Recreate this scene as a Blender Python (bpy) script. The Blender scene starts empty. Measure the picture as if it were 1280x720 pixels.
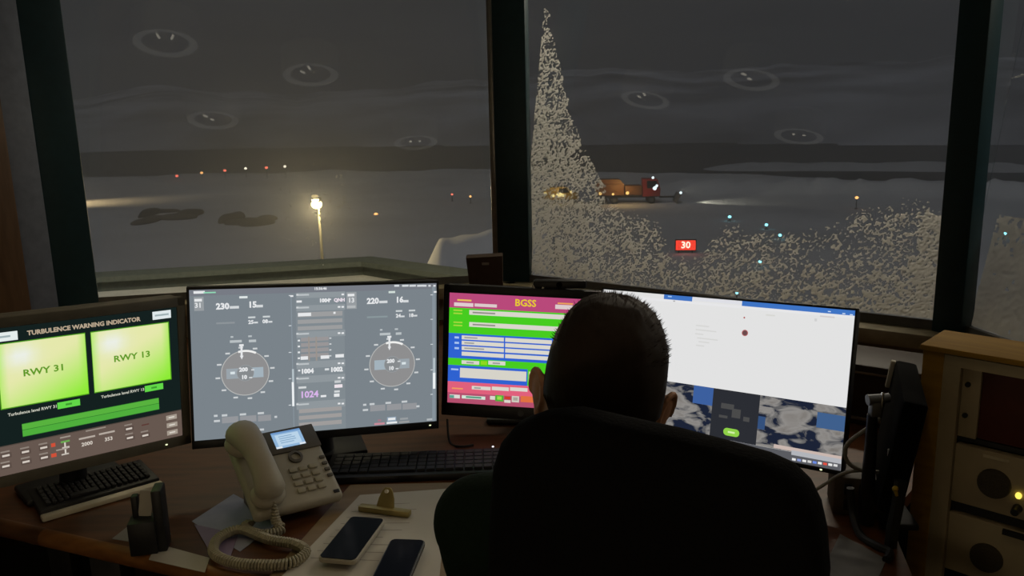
import bpy, bmesh, math, random
import numpy as np
from mathutils import Vector, Matrix, Euler

# ------------------------------------------------------------------ camera, world, lights, exposure
PI = math.pi
R = math.radians
S = bpy.context.scene
COL = S.collection
random.seed(7)
CAM_Z, PITCH, ROLL, FOC = 1.58, R(11.875), R(-1.33), 1025.0
cam_data = bpy.data.cameras.new('camera'); cam = bpy.data.objects.new('camera', cam_data); COL.objects.link(cam)
F_ = Vector((0, math.cos(PITCH), -math.sin(PITCH)))
_u0 = Vector((0, math.sin(PITCH), math.cos(PITCH))); _r0 = Vector((1, 0, 0))
RT = _r0 * math.cos(ROLL) + _u0 * math.sin(ROLL)
UP = _u0 * math.cos(ROLL) - _r0 * math.sin(ROLL)
cam.matrix_world = Matrix(((RT.x, UP.x, -F_.x, 0), (RT.y, UP.y, -F_.y, 0), (RT.z, UP.z, -F_.z, CAM_Z), (0, 0, 0, 1)))
cam_data.sensor_width = 36; cam_data.lens = FOC * 36 / 1280
cam_data.clip_start = 0.02; cam_data.clip_end = 5000
S.camera = cam

S.view_settings.view_transform = 'Standard'
S.view_settings.look = 'None'
S.view_settings.exposure = 0.0
S.view_settings.gamma = 1.0
S.view_settings.use_curve_mapping = False
S.cycles.use_denoising = True
S.cycles.max_bounces = 6
S.cycles.transparent_max_bounces = 12
S.cycles.volume_bounces = 0
S.cycles.sample_clamp_indirect = 3.0

world = bpy.data.worlds.new('night_sky'); S.world = world; world.use_nodes = True
wn = world.node_tree.nodes; wl = world.node_tree.links
bg = wn['Background']
tc = wn.new('ShaderNodeTexCoord'); sx = wn.new('ShaderNodeSeparateXYZ'); wl.new(tc.outputs['Generated'], sx.inputs[0])
mp = wn.new('ShaderNodeMapping'); mp.inputs['Scale'].default_value = (2.2, 2.2, 9)
wl.new(tc.outputs['Generated'], mp.inputs[0])
nz = wn.new('ShaderNodeTexNoise'); nz.inputs['Scale'].default_value = 1.6; nz.inputs['Detail'].default_value = 4
wl.new(mp.outputs[0], nz.inputs['Vector'])
cr = wn.new('ShaderNodeValToRGB')
cr.color_ramp.elements[0].position = 0.3; cr.color_ramp.elements[0].color = (0.0250, 0.0255, 0.0290, 1)
cr.color_ramp.elements[1].position = 0.72; cr.color_ramp.elements[1].color = (0.0370, 0.0375, 0.0420, 1)
wl.new(nz.outputs['Fac'], cr.inputs[0]); wl.new(cr.outputs[0], bg.inputs['Color'])
bg.inputs['Strength'].default_value = 1.0


def lamp(name, kind, loc, energy, color, target=None, **kw):
    d = bpy.data.lights.new(name, kind); d.energy = energy; d.color = color
    for k, v in kw.items():
        setattr(d, k, v)
    o = bpy.data.objects.new(name, d); COL.objects.link(o); o.location = loc
    if target is not None:
        o.rotation_euler = (Vector(target) - Vector(loc)).to_track_quat('-Z', 'Y').to_euler()
    return o


lamp('snow_fill_sun', 'SUN', (0, -20, 40), 0.40, (0.92, 0.93, 1.0), target=(8, 0, 18), angle=R(20))  # added weak sun to brighten the outdoor snow, no moon in view
# added warm room fill low behind the camera, no lamp known there
lamp('wall_lamp_light', 'POINT', (-0.55, -0.45, 0.95), 6.5, (1.0, 0.82, 0.56), shadow_soft_size=0.12)
# added fill lights outside the panes, brightening the snow and deck; no fixtures there
lamp('snow_fill_north', 'AREA', (1.36, 3.96, 2.58), 27, (1.0, 0.86, 0.68), target=(0.75, 3.0, 1.05), shape='RECTANGLE', size=1.3, size_y=0.1)
lamp('snow_fill_east', 'AREA', (2.6, 2.0, 2.58), 12, (1.0, 0.86, 0.68), target=(1.5, 1.9, 1.0), shape='RECTANGLE', size=1.0, size_y=0.1)
lamp('deck_fill_west', 'AREA', (-1.3, 4.2, 2.58), 22, (1.0, 0.86, 0.55), target=(-1.5, 4.9, 0.6), shape='RECTANGLE', size=1.3, size_y=0.1)

# ------------------------------------------------------------------ measuring helpers (photo ray -> place in the world)
def ray(u, v):
    return (F_ * FOC + RT * (u - 640) + UP * (360 - v)).normalized()


ORG = Vector((0, 0, CAM_Z))


def on_z(u, v, z):
    d = ray(u, v); return ORG + d * ((z - CAM_Z) / d.z)


def on_y(u, v, y):
    d = ray(u, v); return ORG + d * (y / d.y)


def on_plane(u, v, p, n):
    d = ray(u, v); return ORG + d * ((Vector(p) - ORG).dot(n) / d.dot(n))


# ------------------------------------------------------------------ materials
def lin(c):
    if isinstance(c, str):
        c = [int(c[i:i + 2], 16) / 255 for i in (0, 2, 4)]
        c = [x / 12.92 if x <= 0.04045 else ((x + 0.055) / 1.055) ** 2.4 for x in c]
    return tuple(c)


_M = {}


def mat(name, c, rough=0.6, metal=0.0, var=0.12, scale=30.0, bump=0.0, spec=0.4, stretch=(1, 1, 1), c2=None):
    if name in _M:
        return _M[name]
    m = bpy.data.materials.new(name); m.use_nodes = True
    n = m.node_tree.nodes; l = m.node_tree.links; b = n['Principled BSDF']
    c = lin(c)
    t = n.new('ShaderNodeTexCoord'); mpn = n.new('ShaderNodeMapping'); mpn.inputs['Scale'].default_value = stretch
    l.new(t.outputs['Object'], mpn.inputs[0])
    no = n.new('ShaderNodeTexNoise'); no.inputs['Scale'].default_value = scale; no.inputs['Detail'].default_value = 5
    l.new(mpn.outputs[0], no.inputs['Vector'])
    r = n.new('ShaderNodeValToRGB'); r.color_ramp.elements[0].position = 0.3; r.color_ramp.elements[1].position = 0.7
    lo = lin(c2) if c2 else tuple(x * (1 - var) for x in c)
    r.color_ramp.elements[0].color = (*lo, 1)
    r.color_ramp.elements[1].color = (*[min(1, x * (1 + (0 if c2 else var))) for x in c], 1)
    l.new(no.outputs['Fac'], r.inputs[0]); l.new(r.outputs[0], b.inputs['Base Color'])
    b.inputs['Roughness'].default_value = rough; b.inputs['Metallic'].default_value = metal
    b.inputs['Specular IOR Level'].default_value = spec
    if bump:
        bp = n.new('ShaderNodeBump'); bp.inputs['Strength'].default_value = bump; bp.inputs['Distance'].default_value = 0.004
        l.new(no.outputs['Fac'], bp.inputs['Height']); l.new(bp.outputs[0], b.inputs['Normal'])
    _M[name] = m
    return m


def glow(name, c, s=1.0):
    if name in _M:
        return _M[name]
    m = bpy.data.materials.new(name); m.use_nodes = True
    n = m.node_tree.nodes; l = m.node_tree.links; n.remove(n['Principled BSDF'])
    e = n.new('ShaderNodeEmission'); e.inputs[0].default_value = (*lin(c), 1); e.inputs[1].default_value = s
    l.new(e.outputs[0], n['Material Output'].inputs[0]); _M[name] = m
    return m


def display_mat(name):
    m = bpy.data.materials.new(name); m.use_nodes = True
    n = m.node_tree.nodes; l = m.node_tree.links; n.remove(n['Principled BSDF'])
    a = n.new('ShaderNodeVertexColor'); a.layer_name = 'Col'
    e = n.new('ShaderNodeEmission'); l.new(a.outputs[0], e.inputs[0])
    l.new(e.outputs[0], n['Material Output'].inputs[0])
    return m


def glass_mat():
    m = bpy.data.materials.new('window_glass'); m.use_nodes = True
    n = m.node_tree.nodes; l = m.node_tree.links; n.remove(n['Principled BSDF'])
    t = n.new('ShaderNodeBsdfTransparent'); t.inputs[0].default_value = (0.93, 0.95, 0.95, 1)
    g = n.new('ShaderNodeBsdfGlossy'); g.inputs['Roughness'].default_value = 0.012
    f = n.new('ShaderNodeFresnel')
    ge = n.new('ShaderNodeNewGeometry'); mr = n.new('ShaderNodeMapRange'); l.new(ge.outputs['Backfacing'], mr.inputs['Value'])
    mr.inputs['To Min'].default_value = 1.62; mr.inputs['To Max'].default_value = 1 / 1.62; l.new(mr.outputs[0], f.inputs[0])
    mx = n.new('ShaderNodeMixShader'); l.new(f.outputs[0], mx.inputs[0]); l.new(t.outputs[0], mx.inputs[1]); l.new(g.outputs[0], mx.inputs[2])
    l.new(mx.outputs[0], n['Material Output'].inputs[0])
    return m


def snow_glass_mat():
    m = bpy.data.materials.new('wind_driven_snow'); m.use_nodes = True
    n = m.node_tree.nodes; l = m.node_tree.links; n.remove(n['Principled BSDF'])
    d = n.new('ShaderNodeBsdfDiffuse'); d.inputs[0].default_value = (0.8, 0.78, 0.74, 1)
    t = n.new('ShaderNodeBsdfTranslucent'); t.inputs[0].default_value = (0.78, 0.76, 0.72, 1)
    mx = n.new('ShaderNodeMixShader'); mx.inputs[0].default_value = 0.5
    l.new(d.outputs[0], mx.inputs[1]); l.new(t.outputs[0], mx.inputs[2]); l.new(mx.outputs[0], n['Material Output'].inputs[0])
    return m


def map_mat():
    """satellite picture of a fjord coast shown on a screen"""
    m = bpy.data.materials.new('satellite_picture'); m.use_nodes = True
    n = m.node_tree.nodes; l = m.node_tree.links; n.remove(n['Principled BSDF'])
    t = n.new('ShaderNodeTexCoord'); mpn = n.new('ShaderNodeMapping'); mpn.inputs['Rotation'].default_value = (0, 0.5, 0)
    mpn.inputs['Scale'].default_value = (16, 16, 34); l.new(t.outputs['Object'], mpn.inputs[0])
    no = n.new('ShaderNodeTexNoise'); no.inputs['Scale'].default_value = 1.0; no.inputs['Detail'].default_value = 8; no.inputs['Distortion'].default_value = 0.9
    l.new(mpn.outputs[0], no.inputs['Vector'])
    r = n.new('ShaderNodeValToRGB'); e = r.color_ramp.elements
    e[0].position = 0.44; e[0].color = (*lin('1c2336'), 1)
    e[1].position = 0.47; e[1].color = (*lin('5a5a5c'), 1)
    x = e.new(0.56); x.color = (*lin('8e8b88'), 1); x = e.new(0.7); x.color = (*lin('76716c'), 1)
    l.new(no.outputs['Fac'], r.inputs[0])
    em = n.new('ShaderNodeEmission'); l.new(r.outputs[0], em.inputs[0]); l.new(em.outputs[0], n['Material Output'].inputs[0])
    return m


def wood(name, c, c2, rough=0.45, stretch=(2, 14, 14)):
    return mat(name, c, rough, scale=3.5, c2=c2, stretch=stretch, bump=0.05)


BLACK = mat('black_plastic', '17171a', 0.5, var=0.15)
BLACK_GLOSS = mat('black_gloss', '08080a', 0.12, var=0.1, spec=0.03)
DKGREY = mat('dark_grey_plastic', '2a2a2c', 0.55)
GREY_BEZEL = mat('warm_grey_plastic', '5d594e', 0.6)
FABRIC = mat('black_fabric', '101012', 0.95, scale=260, bump=0.3, spec=0.1)
BEIGE_PHONE = mat('ivory_plastic', '9f998a', 0.5, var=0.04)
BEIGE_DARK = mat('taupe_plastic', '57524a', 0.5, var=0.05)
PAPER = mat('paper', 'bab5aa', 0.8, var=0.04, scale=12)
STEEL = mat('brushed_steel', '6d6f72', 0.5, metal=0.6)
CHROME = mat('chrome', 'c9c9c9', 0.15, metal=1.0)
BRASS = mat('brassy_metal', '9b8c5a', 0.4, metal=0.6)
TEAL = mat('dark_teal_paint', '1d3b42', 0.5, var=0.1)
JAMB = mat('blue_grey_paint', '707888', 0.6)
WALLP = mat('cream_wall_paint', '9d927c', 0.8, var=0.05, scale=8)
CEILP = mat('ceiling_white', '8b8a88', 0.9, var=0.03, scale=5)
DESKW = wood('desk_wood', '63391a', '45270d')
EDGEW = wood('desk_edge_wood', '8a5a2a', '6d4218')
YELLOWW = wood('yellow_varnished_wood', '94701f', '7d5c16', rough=0.85)
DARKW = wood('dark_door_wood', '3d2a1a', '2a1c10')
RACKB = mat('rack_ivory_steel', '9c8f74', 0.55, var=0.05)
REDP = mat('dark_red_panel', '4a1f15', 0.6)
GLASS = glass_mat()
SNOWG = snow_glass_mat()
SNOW = mat('ground_snow', (0.80, 0.79, 0.78), 0.9, scale=0.05, c2=(0.60, 0.59, 0.58), spec=0.1)
RUBBER = mat('cable_rubber', '1a1a1b', 0.6)
GREYCABLE = mat('grey_cable', '8a867d', 0.6)


# ------------------------------------------------------------------ mesh helpers
class MB:
    """collects shapes for ONE mesh object"""

    def __init__(self):
        self.bm = bmesh.new()

    def _new(self, verts, M):
        if M is not None:
            bmesh.ops.transform(self.bm, matrix=M, verts=verts)

    def box(self, c, s, rot=None, bevel=0.0, M=None, seg=2):
        r = bmesh.ops.create_cube(self.bm, size=1.0); vs = r['verts']
        bmesh.ops.scale(self.bm, vec=Vector(s), verts=vs)
        if bevel > 0:
            es = list({e for v in vs for e in v.link_edges})
            rb = bmesh.ops.bevel(self.bm, geom=es, offset=bevel, segments=seg, profile=0.5, affect='EDGES')
            vs = list({v for f in rb['faces'] for v in f.verts} | {v for v in vs if v.is_valid})
        T = Matrix.Translation(c)
        if rot is not None:
            T = T @ Euler(rot).to_matrix().to_4x4()
        if M is not None:
            T = M @ T
        bmesh.ops.transform(self.bm, matrix=T, verts=vs)
        return self

    def prism(self, pts, y0, y1, bevel=0.0, M=None, seg=2):
        """polygon in local XZ extruded from y0 to y1"""
        a = [self.bm.verts.new((p[0], y0, p[1])) for p in pts]
        f = self.bm.faces.new(a)
        r = bmesh.ops.extrude_face_region(self.bm, geom=[f])
        nv = [g for g in r['geom'] if isinstance(g, bmesh.types.BMVert)]
        bmesh.ops.translate(self.bm, vec=(0, y1 - y0, 0), verts=nv)
        vs = a + nv
        if bevel > 0:
            es = [e for e in {e for v in vs for e in v.link_edges} if (e.verts[0] in a) == (e.verts[1] in a)]
            rb = bmesh.ops.bevel(self.bm, geom=es, offset=bevel, segments=seg, profile=0.5, affect='EDGES', clamp_overlap=True)
            vs = list({v for f in rb['faces'] for v in f.verts} | {v for v in vs if v.is_valid})
        if M is not None:
            bmesh.ops.transform(self.bm, matrix=M, verts=vs)
        return self

    def frustum(self, p0, p1, r0, r1=None, seg=20, cap=True, M=None):
        p0, p1 = Vector(p0), Vector(p1); r1 = r0 if r1 is None else r1
        d = p1 - p0
        q = d.to_track_quat('Z', 'Y').to_matrix().to_4x4()
        r = bmesh.ops.create_cone(self.bm, cap_ends=cap, segments=seg, radius1=r0, radius2=r1, depth=d.length)
        T = Matrix.Translation((p0 + p1) / 2) @ q
        if M is not None:
            T = M @ T
        bmesh.ops.transform(self.bm, matrix=T, verts=r['verts'])
        return self

    def ball(self, c, r, seg=20, rot=None, M=None):
        if not hasattr(r, '__len__'):
            r = (r, r, r)
        q = bmesh.ops.create_uvsphere(self.bm, u_segments=seg, v_segments=max(6, seg * 2 // 3), radius=1)
        T = Matrix.Translation(c)
        if rot is not None:
            T = T @ Euler(rot).to_matrix().to_4x4()
        T = T @ Matrix.Diagonal((*r, 1))
        if M is not None:
            T = M @ T
        bmesh.ops.transform(self.bm, matrix=T, verts=q['verts'])
        return self

    def tube(self, pts, r, seg=8, closed=False, M=None, smooth=0):
        pts = [Vector(p) for p in pts]
        if smooth:
            pts = spline(pts, smooth)
        n = len(pts); rr = r if hasattr(r, '__len__') else [r] * n
        if len(rr) != n:
            rr = list(np.interp(np.linspace(0, 1, n), np.linspace(0, 1, len(rr)), rr))
        rings = []; up = None
        for i, p in enumerate(pts):
            t = (pts[min(i + 1, n - 1)] - pts[max(i - 1, 0)])
            if closed:
                t = pts[(i + 1) % n] - pts[i - 1]
            if t.length < 1e-9:
                t = Vector((0, 0, 1))
            t.normalize()
            if up is None:
                up = t.orthogonal().normalized()
            else:
                up = (up - t * up.dot(t))
                up = up.normalized() if up.length > 1e-6 else t.orthogonal().normalized()
            b = t.cross(up)
            ring = []
            for k in range(seg):
                a = 2 * PI * k / seg
                q = p + (up * math.cos(a) + b * math.sin(a)) * rr[i]
                if M is not None:
                    q = M @ q
                ring.append(self.bm.verts.new(q))
            rings.append(ring)
        m = n if closed else n - 1
        for i in range(m):
            A, B = rings[i], rings[(i + 1) % n]
            for k in range(seg):
                self.bm.faces.new((A[k], A[(k + 1) % seg], B[(k + 1) % seg], B[k]))
        if not closed:
            self.bm.faces.new(rings[0][::-1]); self.bm.faces.new(rings[-1])
        return self

    def lathe(self, prof, c=(0, 0, 0), seg=32, M=None, closed=False):
        rings = []
        T = Matrix.Translation(c)
        if M is not None:
            T = M @ T
        for (r, z) in prof:
            rings.append([self.bm.verts.new(T @ Vector((r * math.cos(2 * PI * k / seg), r * math.sin(2 * PI * k / seg), z))) for k in range(seg)])
        pairs = list(zip(rings, rings[1:]))
        if closed:
            pairs.append((rings[-1], rings[0]))
        for A, B in pairs:
            for k in range(seg):
                self.bm.faces.new((A[k], A[(k + 1) % seg], B[(k + 1) % seg], B[k]))
        return self

    def poly(self, pts):
        self.bm.faces.new([self.bm.verts.new(p) for p in pts]); return self

    def build(self, name, m, parent=None, smooth=True, loc=None):
        bmesh.ops.recalc_face_normals(self.bm, faces=self.bm.faces)
        me = bpy.data.meshes.new(name); self.bm.to_mesh(me); self.bm.free()
        me.materials.append(m)
        if smooth:
            for p in me.polygons:
                p.use_smooth = True
            try:
                me.set_sharp_from_angle(angle=R(38))
            except Exception:
                pass
        o = bpy.data.objects.new(name, me); COL.objects.link(o)
        if parent is not None:
            o.parent = parent
        if loc is not None:
            o.location = loc
        return o


def spline(pts, k=8):
    out = []
    P = [pts[0]] + list(pts) + [pts[-1]]
    for i in range(1, len(P) - 2):
        a, b, c, d = P[i - 1], P[i], P[i + 1], P[i + 2]
        for j in range(k):
            t = j / k
            out.append(0.5 * ((2 * b) + (c - a) * t + (2 * a - 5 * b + 4 * c - d) * t * t + (3 * b - a - 3 * c + d) * t ** 3))
    out.append(Vector(pts[-1]))
    return out


def pymesh(name, verts, faces, m, parent=None, smooth=True):
    me = bpy.data.meshes.new(name); me.from_pydata([tuple(v) for v in verts], [], faces); me.update()
    me.materials.append(m)
    if smooth:
        for p in me.polygons:
            p.use_smooth = True
    o = bpy.data.objects.new(name, me); COL.objects.link(o); o.parent = parent
    return o


def tag(o, label, cat, group=None, kind=None):
    o['label'] = label; o['category'] = cat
    if group:
        o['group'] = group
    if kind:
        o['kind'] = kind
    return o


def struct(o):
    o['kind'] = 'structure'; return o


def empty(name, loc, rz=0.0):
    o = bpy.data.objects.new(name, None); COL.objects.link(o); o.location = loc; o.rotation_euler = (0, 0, rz)
    o.empty_display_size = 0.1
    return o


def thing(name, label, cat, loc, rz=0.0, group=None):
    return tag(empty(name, loc, rz), label, cat, group)


def base_inv(loc, rz):
    return (Matrix.Translation(loc) @ Matrix.Rotation(rz, 4, 'Z')).inverted()


def copy_tree(o, parent=None):
    c = o.copy(); COL.objects.link(c)
    c.parent = parent
    for ch in list(o.children):
        copy_tree(ch, c)
    return c


# value noise on arrays
_rng = np.random.RandomState(3)
_tab = _rng.rand(256, 256)


def vnoise(x, y):
    xi = np.floor(x).astype(int); yi = np.floor(y).astype(int); fx = x - xi; fy = y - yi
    fx = fx * fx * (3 - 2 * fx); fy = fy * fy * (3 - 2 * fy)
    g = lambda i, j: _tab[i % 256, j % 256]
    return (g(xi, yi) * (1 - fx) + g(xi + 1, yi) * fx) * (1 - fy) + (g(xi, yi + 1) * (1 - fx) + g(xi + 1, yi + 1) * fx) * fy


def fbm(x, y, o=4):
    s = 0; a = 0.5; t = 0
    for i in range(o):
        s = s + a * vnoise(x * 2 ** i + 17 * i, y * 2 ** i + 31 * i); t += a; a *= 0.5
    return s / t


# ------------------------------------------------------------------ the control room: an eight-sided cab
SILL, CEIL, TILT = 0.88, 2.58, R(11)
SIDE = 1.7
V0 = Vector((0, 3.463)); A0 = R(9.5)
P_L = Vector((-1.714, 3.141)); P_C = Vector((0, 3.463)); P_R = Vector((1.362, 2.471))
verts8 = [P_L, P_C, P_R]
ang = -R(36) - R(45)
for k in range(5):
    verts8.append(verts8[-1] + SIDE * Vector((math.cos(ang), math.sin(ang)))); ang -= R(45)
CEN = sum(verts8, Vector((0, 0))) / 8
DESK_Z = 0.74


def outward(a, b):
    d = (b - a).normalized(); n = Vector((-d.y, d.x))
    if n.dot((a + b) / 2 - CEN) < 0:
        n = -n
    return d, n


def slab(name, pts, z0, z1, m):
    b = bmesh.new()
    lo = [b.verts.new((p[0], p[1], z0)) for p in pts]; hi = [b.verts.new((p[0], p[1], z1)) for p in pts]
    b.faces.new(lo[::-1]); b.faces.new(hi)
    n = len(pts)
    for i in range(n):
        b.faces.new((lo[i], lo[(i + 1) % n], hi[(i + 1) % n], hi[i]))
    bmesh.ops.recalc_face_normals(b, faces=b.faces)
    me = bpy.data.meshes.new(name); b.to_mesh(me); b.free(); me.materials.append(m)
    ob = bpy.data.objects.new(name, me); COL.objects.link(ob); return ob


grow = lambda k: [CEN + (v - CEN) * k for v in verts8]
struct(slab('floor', grow(1.1), -0.12, 0.0, mat('grey_carpet', '2e2d2b', 0.95, scale=150, bump=0.2)))
struct(slab('ceiling', grow(1.16), CEIL, CEIL + 0.08, CEILP))
struct(slab('roof', grow(1.5), CEIL + 0.09, CEIL + 0.3, mat('roof_metal', '3a3d40', 0.6)))


def side_matrix(a, b):
    """local x along the side, local y outward, z up"""
    d, n = outward(a, b)
    return Matrix(((d.x, n.x, 0, a.x), (d.y, n.y, 0, a.y), (0, 0, 1, 0), (0, 0, 0, 1)))


def pane_plane(a, b):
    d, n = outward(a, b)
    p0 = Vector((a.x + n.x * 0.05, a.y + n.y * 0.05, SILL)); upv = Vector((n.x * math.sin(TILT), n.y * math.sin(TILT), math.cos(TILT)))
    nn = Vector((n.x * math.cos(TILT), n.y * math.cos(TILT), -math.sin(TILT)))
    return p0, Vector((d.x, d.y, 0)), upv, nn


def window(idx, a, b):
    M = side_matrix(a, b); L = (b - a).length; h = (CEIL - SILL) / math.cos(TILT)
    T = M @ Matrix.Translation((0, 0.05, SILL)) @ Matrix.Rotation(-TILT, 4, 'X')
    x0, wd = 0.05 * math.tan(PI / 8), h * math.sin(TILT) * math.tan(PI / 8)      # panes widen towards the top and meet at the corners
    fr = MB()
    fr.box((L / 2, 0, 0.012), (L, 0.04, 0.03), M=T); fr.box((L / 2, 0, h - 0.03), (L, 0.04, 0.06), M=T)
    f = struct(fr.build('window_%d' % idx, mat('window_frame_alu', '6e6c68', 0.45, metal=0.3), smooth=False))
    g = MB().prism([(-x0, 0), (L + x0, 0), (L + x0 + wd, h), (-x0 - wd, h)], -0.003, 0.003, M=T).build('glass_pane', GLASS, f, smooth=False)
    return f


names = {0: 'left', 1: 'front', 2: 'right', 3: 'rear_right', 4: 'rear', 5: 'rear_left', 6: 'far_left', 7: 'door'}
wi = 1
for k in range(8):
    a, b = verts8[k], verts8[(k + 1) % 8]
    M = side_matrix(a, b); L = (b - a).length
    if k in (0, 1, 2):
        w = MB().box((L / 2, 0.06, (SILL - 0.05) / 2), (L + 0.05, 0.12, SILL - 0.05), M=M)
        struct(w.build('wall_' + names[k], WALLP, smooth=False))
        s = MB().box((L / 2, 0.045, SILL - 0.025), (L + 0.03, 0.19, 0.05), bevel=0.006, M=M)
        struct(s.build('windowsill', mat('sill_cream', 'a59a7e', 0.6)))
        window(wi, a, b); wi += 1
    elif k == 7:
        pass
    else:
        w = MB().box((L / 2, 0.06, CEIL / 2), (L + 0.05, 0.12, CEIL), M=M)
        struct(w.build('wall_' + names[k], WALLP, smooth=False))

# corner posts between the panes
for k, wd, dx in ((0, 0.172, 0.0), (1, 0.158, 0.0), (2, 0.096, -0.012), (3, 0.15, 0.0)):
    v = verts8[k]; out = (v - CEN).normalized(); t = Vector((out.y, -out.x))
    M = Matrix(((t.x, out.x, 0, v.x), (t.y, out.y, 0, v.y), (0, 0, 1, 0), (0, 0, 0, 1)))
    m_ = MB().box((dx, 0.035, (CEIL + SILL) / 2 - 0.01), (wd, 0.07, CEIL - SILL + 0.02), bevel=0.006, M=M)
    post = struct(m_.build('trim_%d' % (k + 1), TEAL))
    if k == 1:
        MB().box((-wd / 2 + 0.010, -0.003, (CEIL + SILL) / 2), (0.022, 0.010, CEIL - SILL), bevel=0.003, M=M).build('metal_strip', mat('strip_alu', '8a8884', 0.35, metal=0.6), post)

# door side at the far left: jamb, wooden casing, door leaf
a, b = verts8[7], verts8[0]
M = side_matrix(a, b); L = (b - a).length
struct(MB().box((L - 0.115, 0.05, CEIL / 2), (0.11, 0.1, CEIL), bevel=0.005, M=M).build('wall_door', JAMB))
struct(MB().box((L - 0.23, 0.03, CEIL / 2), (0.12, 0.12, CEIL), bevel=0.008, M=M).build('trim_5', wood('casing_wood', '6a5138', '543e29', stretch=(14, 14, 2))))
dl = struct(MB().box((L - 0.79, 0.06, 1.05), (0.96, 0.05, 2.1), bevel=0.004, M=M).build('door_1', DARKW))
hd = MB(); hd.box((L - 0.38, 0.02, 1.24), (0.035, 0.03, 0.24), bevel=0.008, M=M); hd.tube([(L - 0.38, 0.0, 1.3), (L - 0.38, -0.045, 1.29), (L - 0.38, -0.045, 1.18), (L - 0.38, 0.0, 1.17)], 0.011, M=M)
hd.build('door_handle', BLACK, dl)
struct(MB().box((L / 2 - 0.13, 0.05, 2.28), (L - 0.26, 0.1, 0.34), M=M).build('trim_6', JAMB))
nt = MB().box((L - 0.62, 0.028, 1.17), (0.21, 0.003, 0.297), M=M).build('paper_notice', PAPER)
tag(nt, 'white paper notice on the dark door beside the handle', 'paper')


# ------------------------------------------------------------------ snow blown on the outside of the panes
SNOW_MIN = {}


def snow_on_pane(name, a, b, cover, label, cell=0.0029, top=1.35, depth=0.003, seed=0):
    p0, ds, ut, nn = pane_plane(a, b); L = (b - a).length
    ns, nt_ = int((L + 0.02) / cell), int(top / cell)
    s = 0.0 + np.arange(ns + 1) * cell; t = 0.03 + np.arange(nt_ + 1) * cell
    SS, TT = np.meshgrid(s, t, indexing='ij')
    # wisps leaning with the wind
    u = SS * 0.80 + TT * 0.60; w = -SS * 0.60 + TT * 0.80
    n1 = fbm(u * 120 + seed, w * 230 + seed, 3); n2 = fbm(SS * 26 + 9 + seed, TT * 34 + 4, 3); n3 = vnoise(SS * 230 + 3, TT * 230)
    nn_ = 0.56 * n1 + 0.2 * n2 + 0.24 * n3
    r = np.argsort(np.argsort(nn_.ravel())).reshape(nn_.shape) / nn_.size
    cv = cover(SS, TT)
    keep = r < cv
    kc = keep[:-1, :-1] & keep[1:, 1:] | keep[1:, :-1] & keep[:-1, 1:]
    idx = -np.ones(SS.shape, int); verts = []; faces = []
    used = np.zeros(SS.shape, bool)
    used[:-1, :-1] |= kc; used[1:, :-1] |= kc; used[1:, 1:] |= kc; used[:-1, 1:] |= kc
    ii = np.argwhere(used)
    idx[used] = np.arange(len(ii))
    hgt = 0.006 + depth * np.clip((cv - r) * 2.2, 0, 1) + depth * 0.6 * n3
    js = 0.0012 * (vnoise(SS * 400, TT * 400 + 7) - 0.5); jt = 0.0012 * (vnoise(SS * 400 + 50, TT * 400) - 0.5)
    for (i, j) in ii:
        verts.append(p0 + ds * float(SS[i, j] + js[i, j]) + ut * float(TT[i, j] + jt[i, j]) + nn * float(hgt[i, j]))
    for (i, j) in np.argwhere(kc):
        faces.append((idx[i, j], idx[i + 1, j], idx[i + 1, j + 1], idx[i, j + 1]))
    ob = pymesh(name, verts, [tuple(int(q) for q in f) for f in faces], SNOWG)
    tag(ob, label, 'snow', kind='stuff')
    return ob


def pane_st(a, b, px):
    p0, ds, ut, nn = pane_plane(a, b); out = []
    for (u, v) in px:
        q = on_plane(u, v, p0, nn) - p0; out.append((q.dot(ds), q.dot(ut)))
    return np.array(out)


bd = pane_st(P_C, P_R, [(640, 222), (665, 226), (700, 236), (750, 250), (790, 264), (822, 284), (842, 322), (872, 324), (890, 296), (920, 287), (960, 300), (1000, 297), (1040, 282), (1080, 266), (1110, 256), (1140, 260), (1180, 262)])
tri = pane_st(P_C, P_R, [(676, -20), (682, 8), (690, 60), (705, 120), (724, 170), (747, 215), (757, 250)])
hole = pane_st(P_C, P_R, [(1050, 318)])[0]
veh = pane_st(P_C, P_R, [(700, 241)])[0]
lowr = pane_st(P_C, P_R, [(1145, 330)])[0]


def cover_front(SS, TT):
    ttop = np.interp(SS, bd[:, 0], bd[:, 1]) + 0.05 * (fbm(SS * 14, SS * 0 + 3, 3) - 0.5)
    d = ttop - TT
    c = np.where(d > -0.03, np.clip(0.40 + d * 1.1, 0, 0.92) * np.clip((d + 0.03) / 0.05, 0, 1), 0)
    hl = np.exp(-(((SS - hole[0]) / 0.17) ** 2 + ((TT - hole[1]) / 0.09) ** 2)); c = c * (1 - 0.45 * hl)
    vh = np.exp(-(((SS - veh[0]) / 0.075) ** 2 + ((TT - veh[1]) / 0.030) ** 2)); c = c * (1 - 0.75 * vh)
    rr = np.clip((SS - lowr[0] + 0.05) / 0.06, 0, 1) * (d > 0.02); c = np.maximum(c, rr * 0.93)
    sr = np.interp(TT, tri[::-1, 1], tri[::-1, 0]) if tri[0, 1] > tri[-1, 1] else np.interp(TT, tri[:, 1], tri[:, 0])
    e = sr + 0.05 * (fbm(TT * 22, TT * 0 + 8, 3) - 0.5) - SS
    c2 = np.where(e > 0, np.clip(0.52 + e * 1.6, 0, 0.8), 0)
    return np.maximum(c, c2 * (1 - 0.75 * vh))


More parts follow.
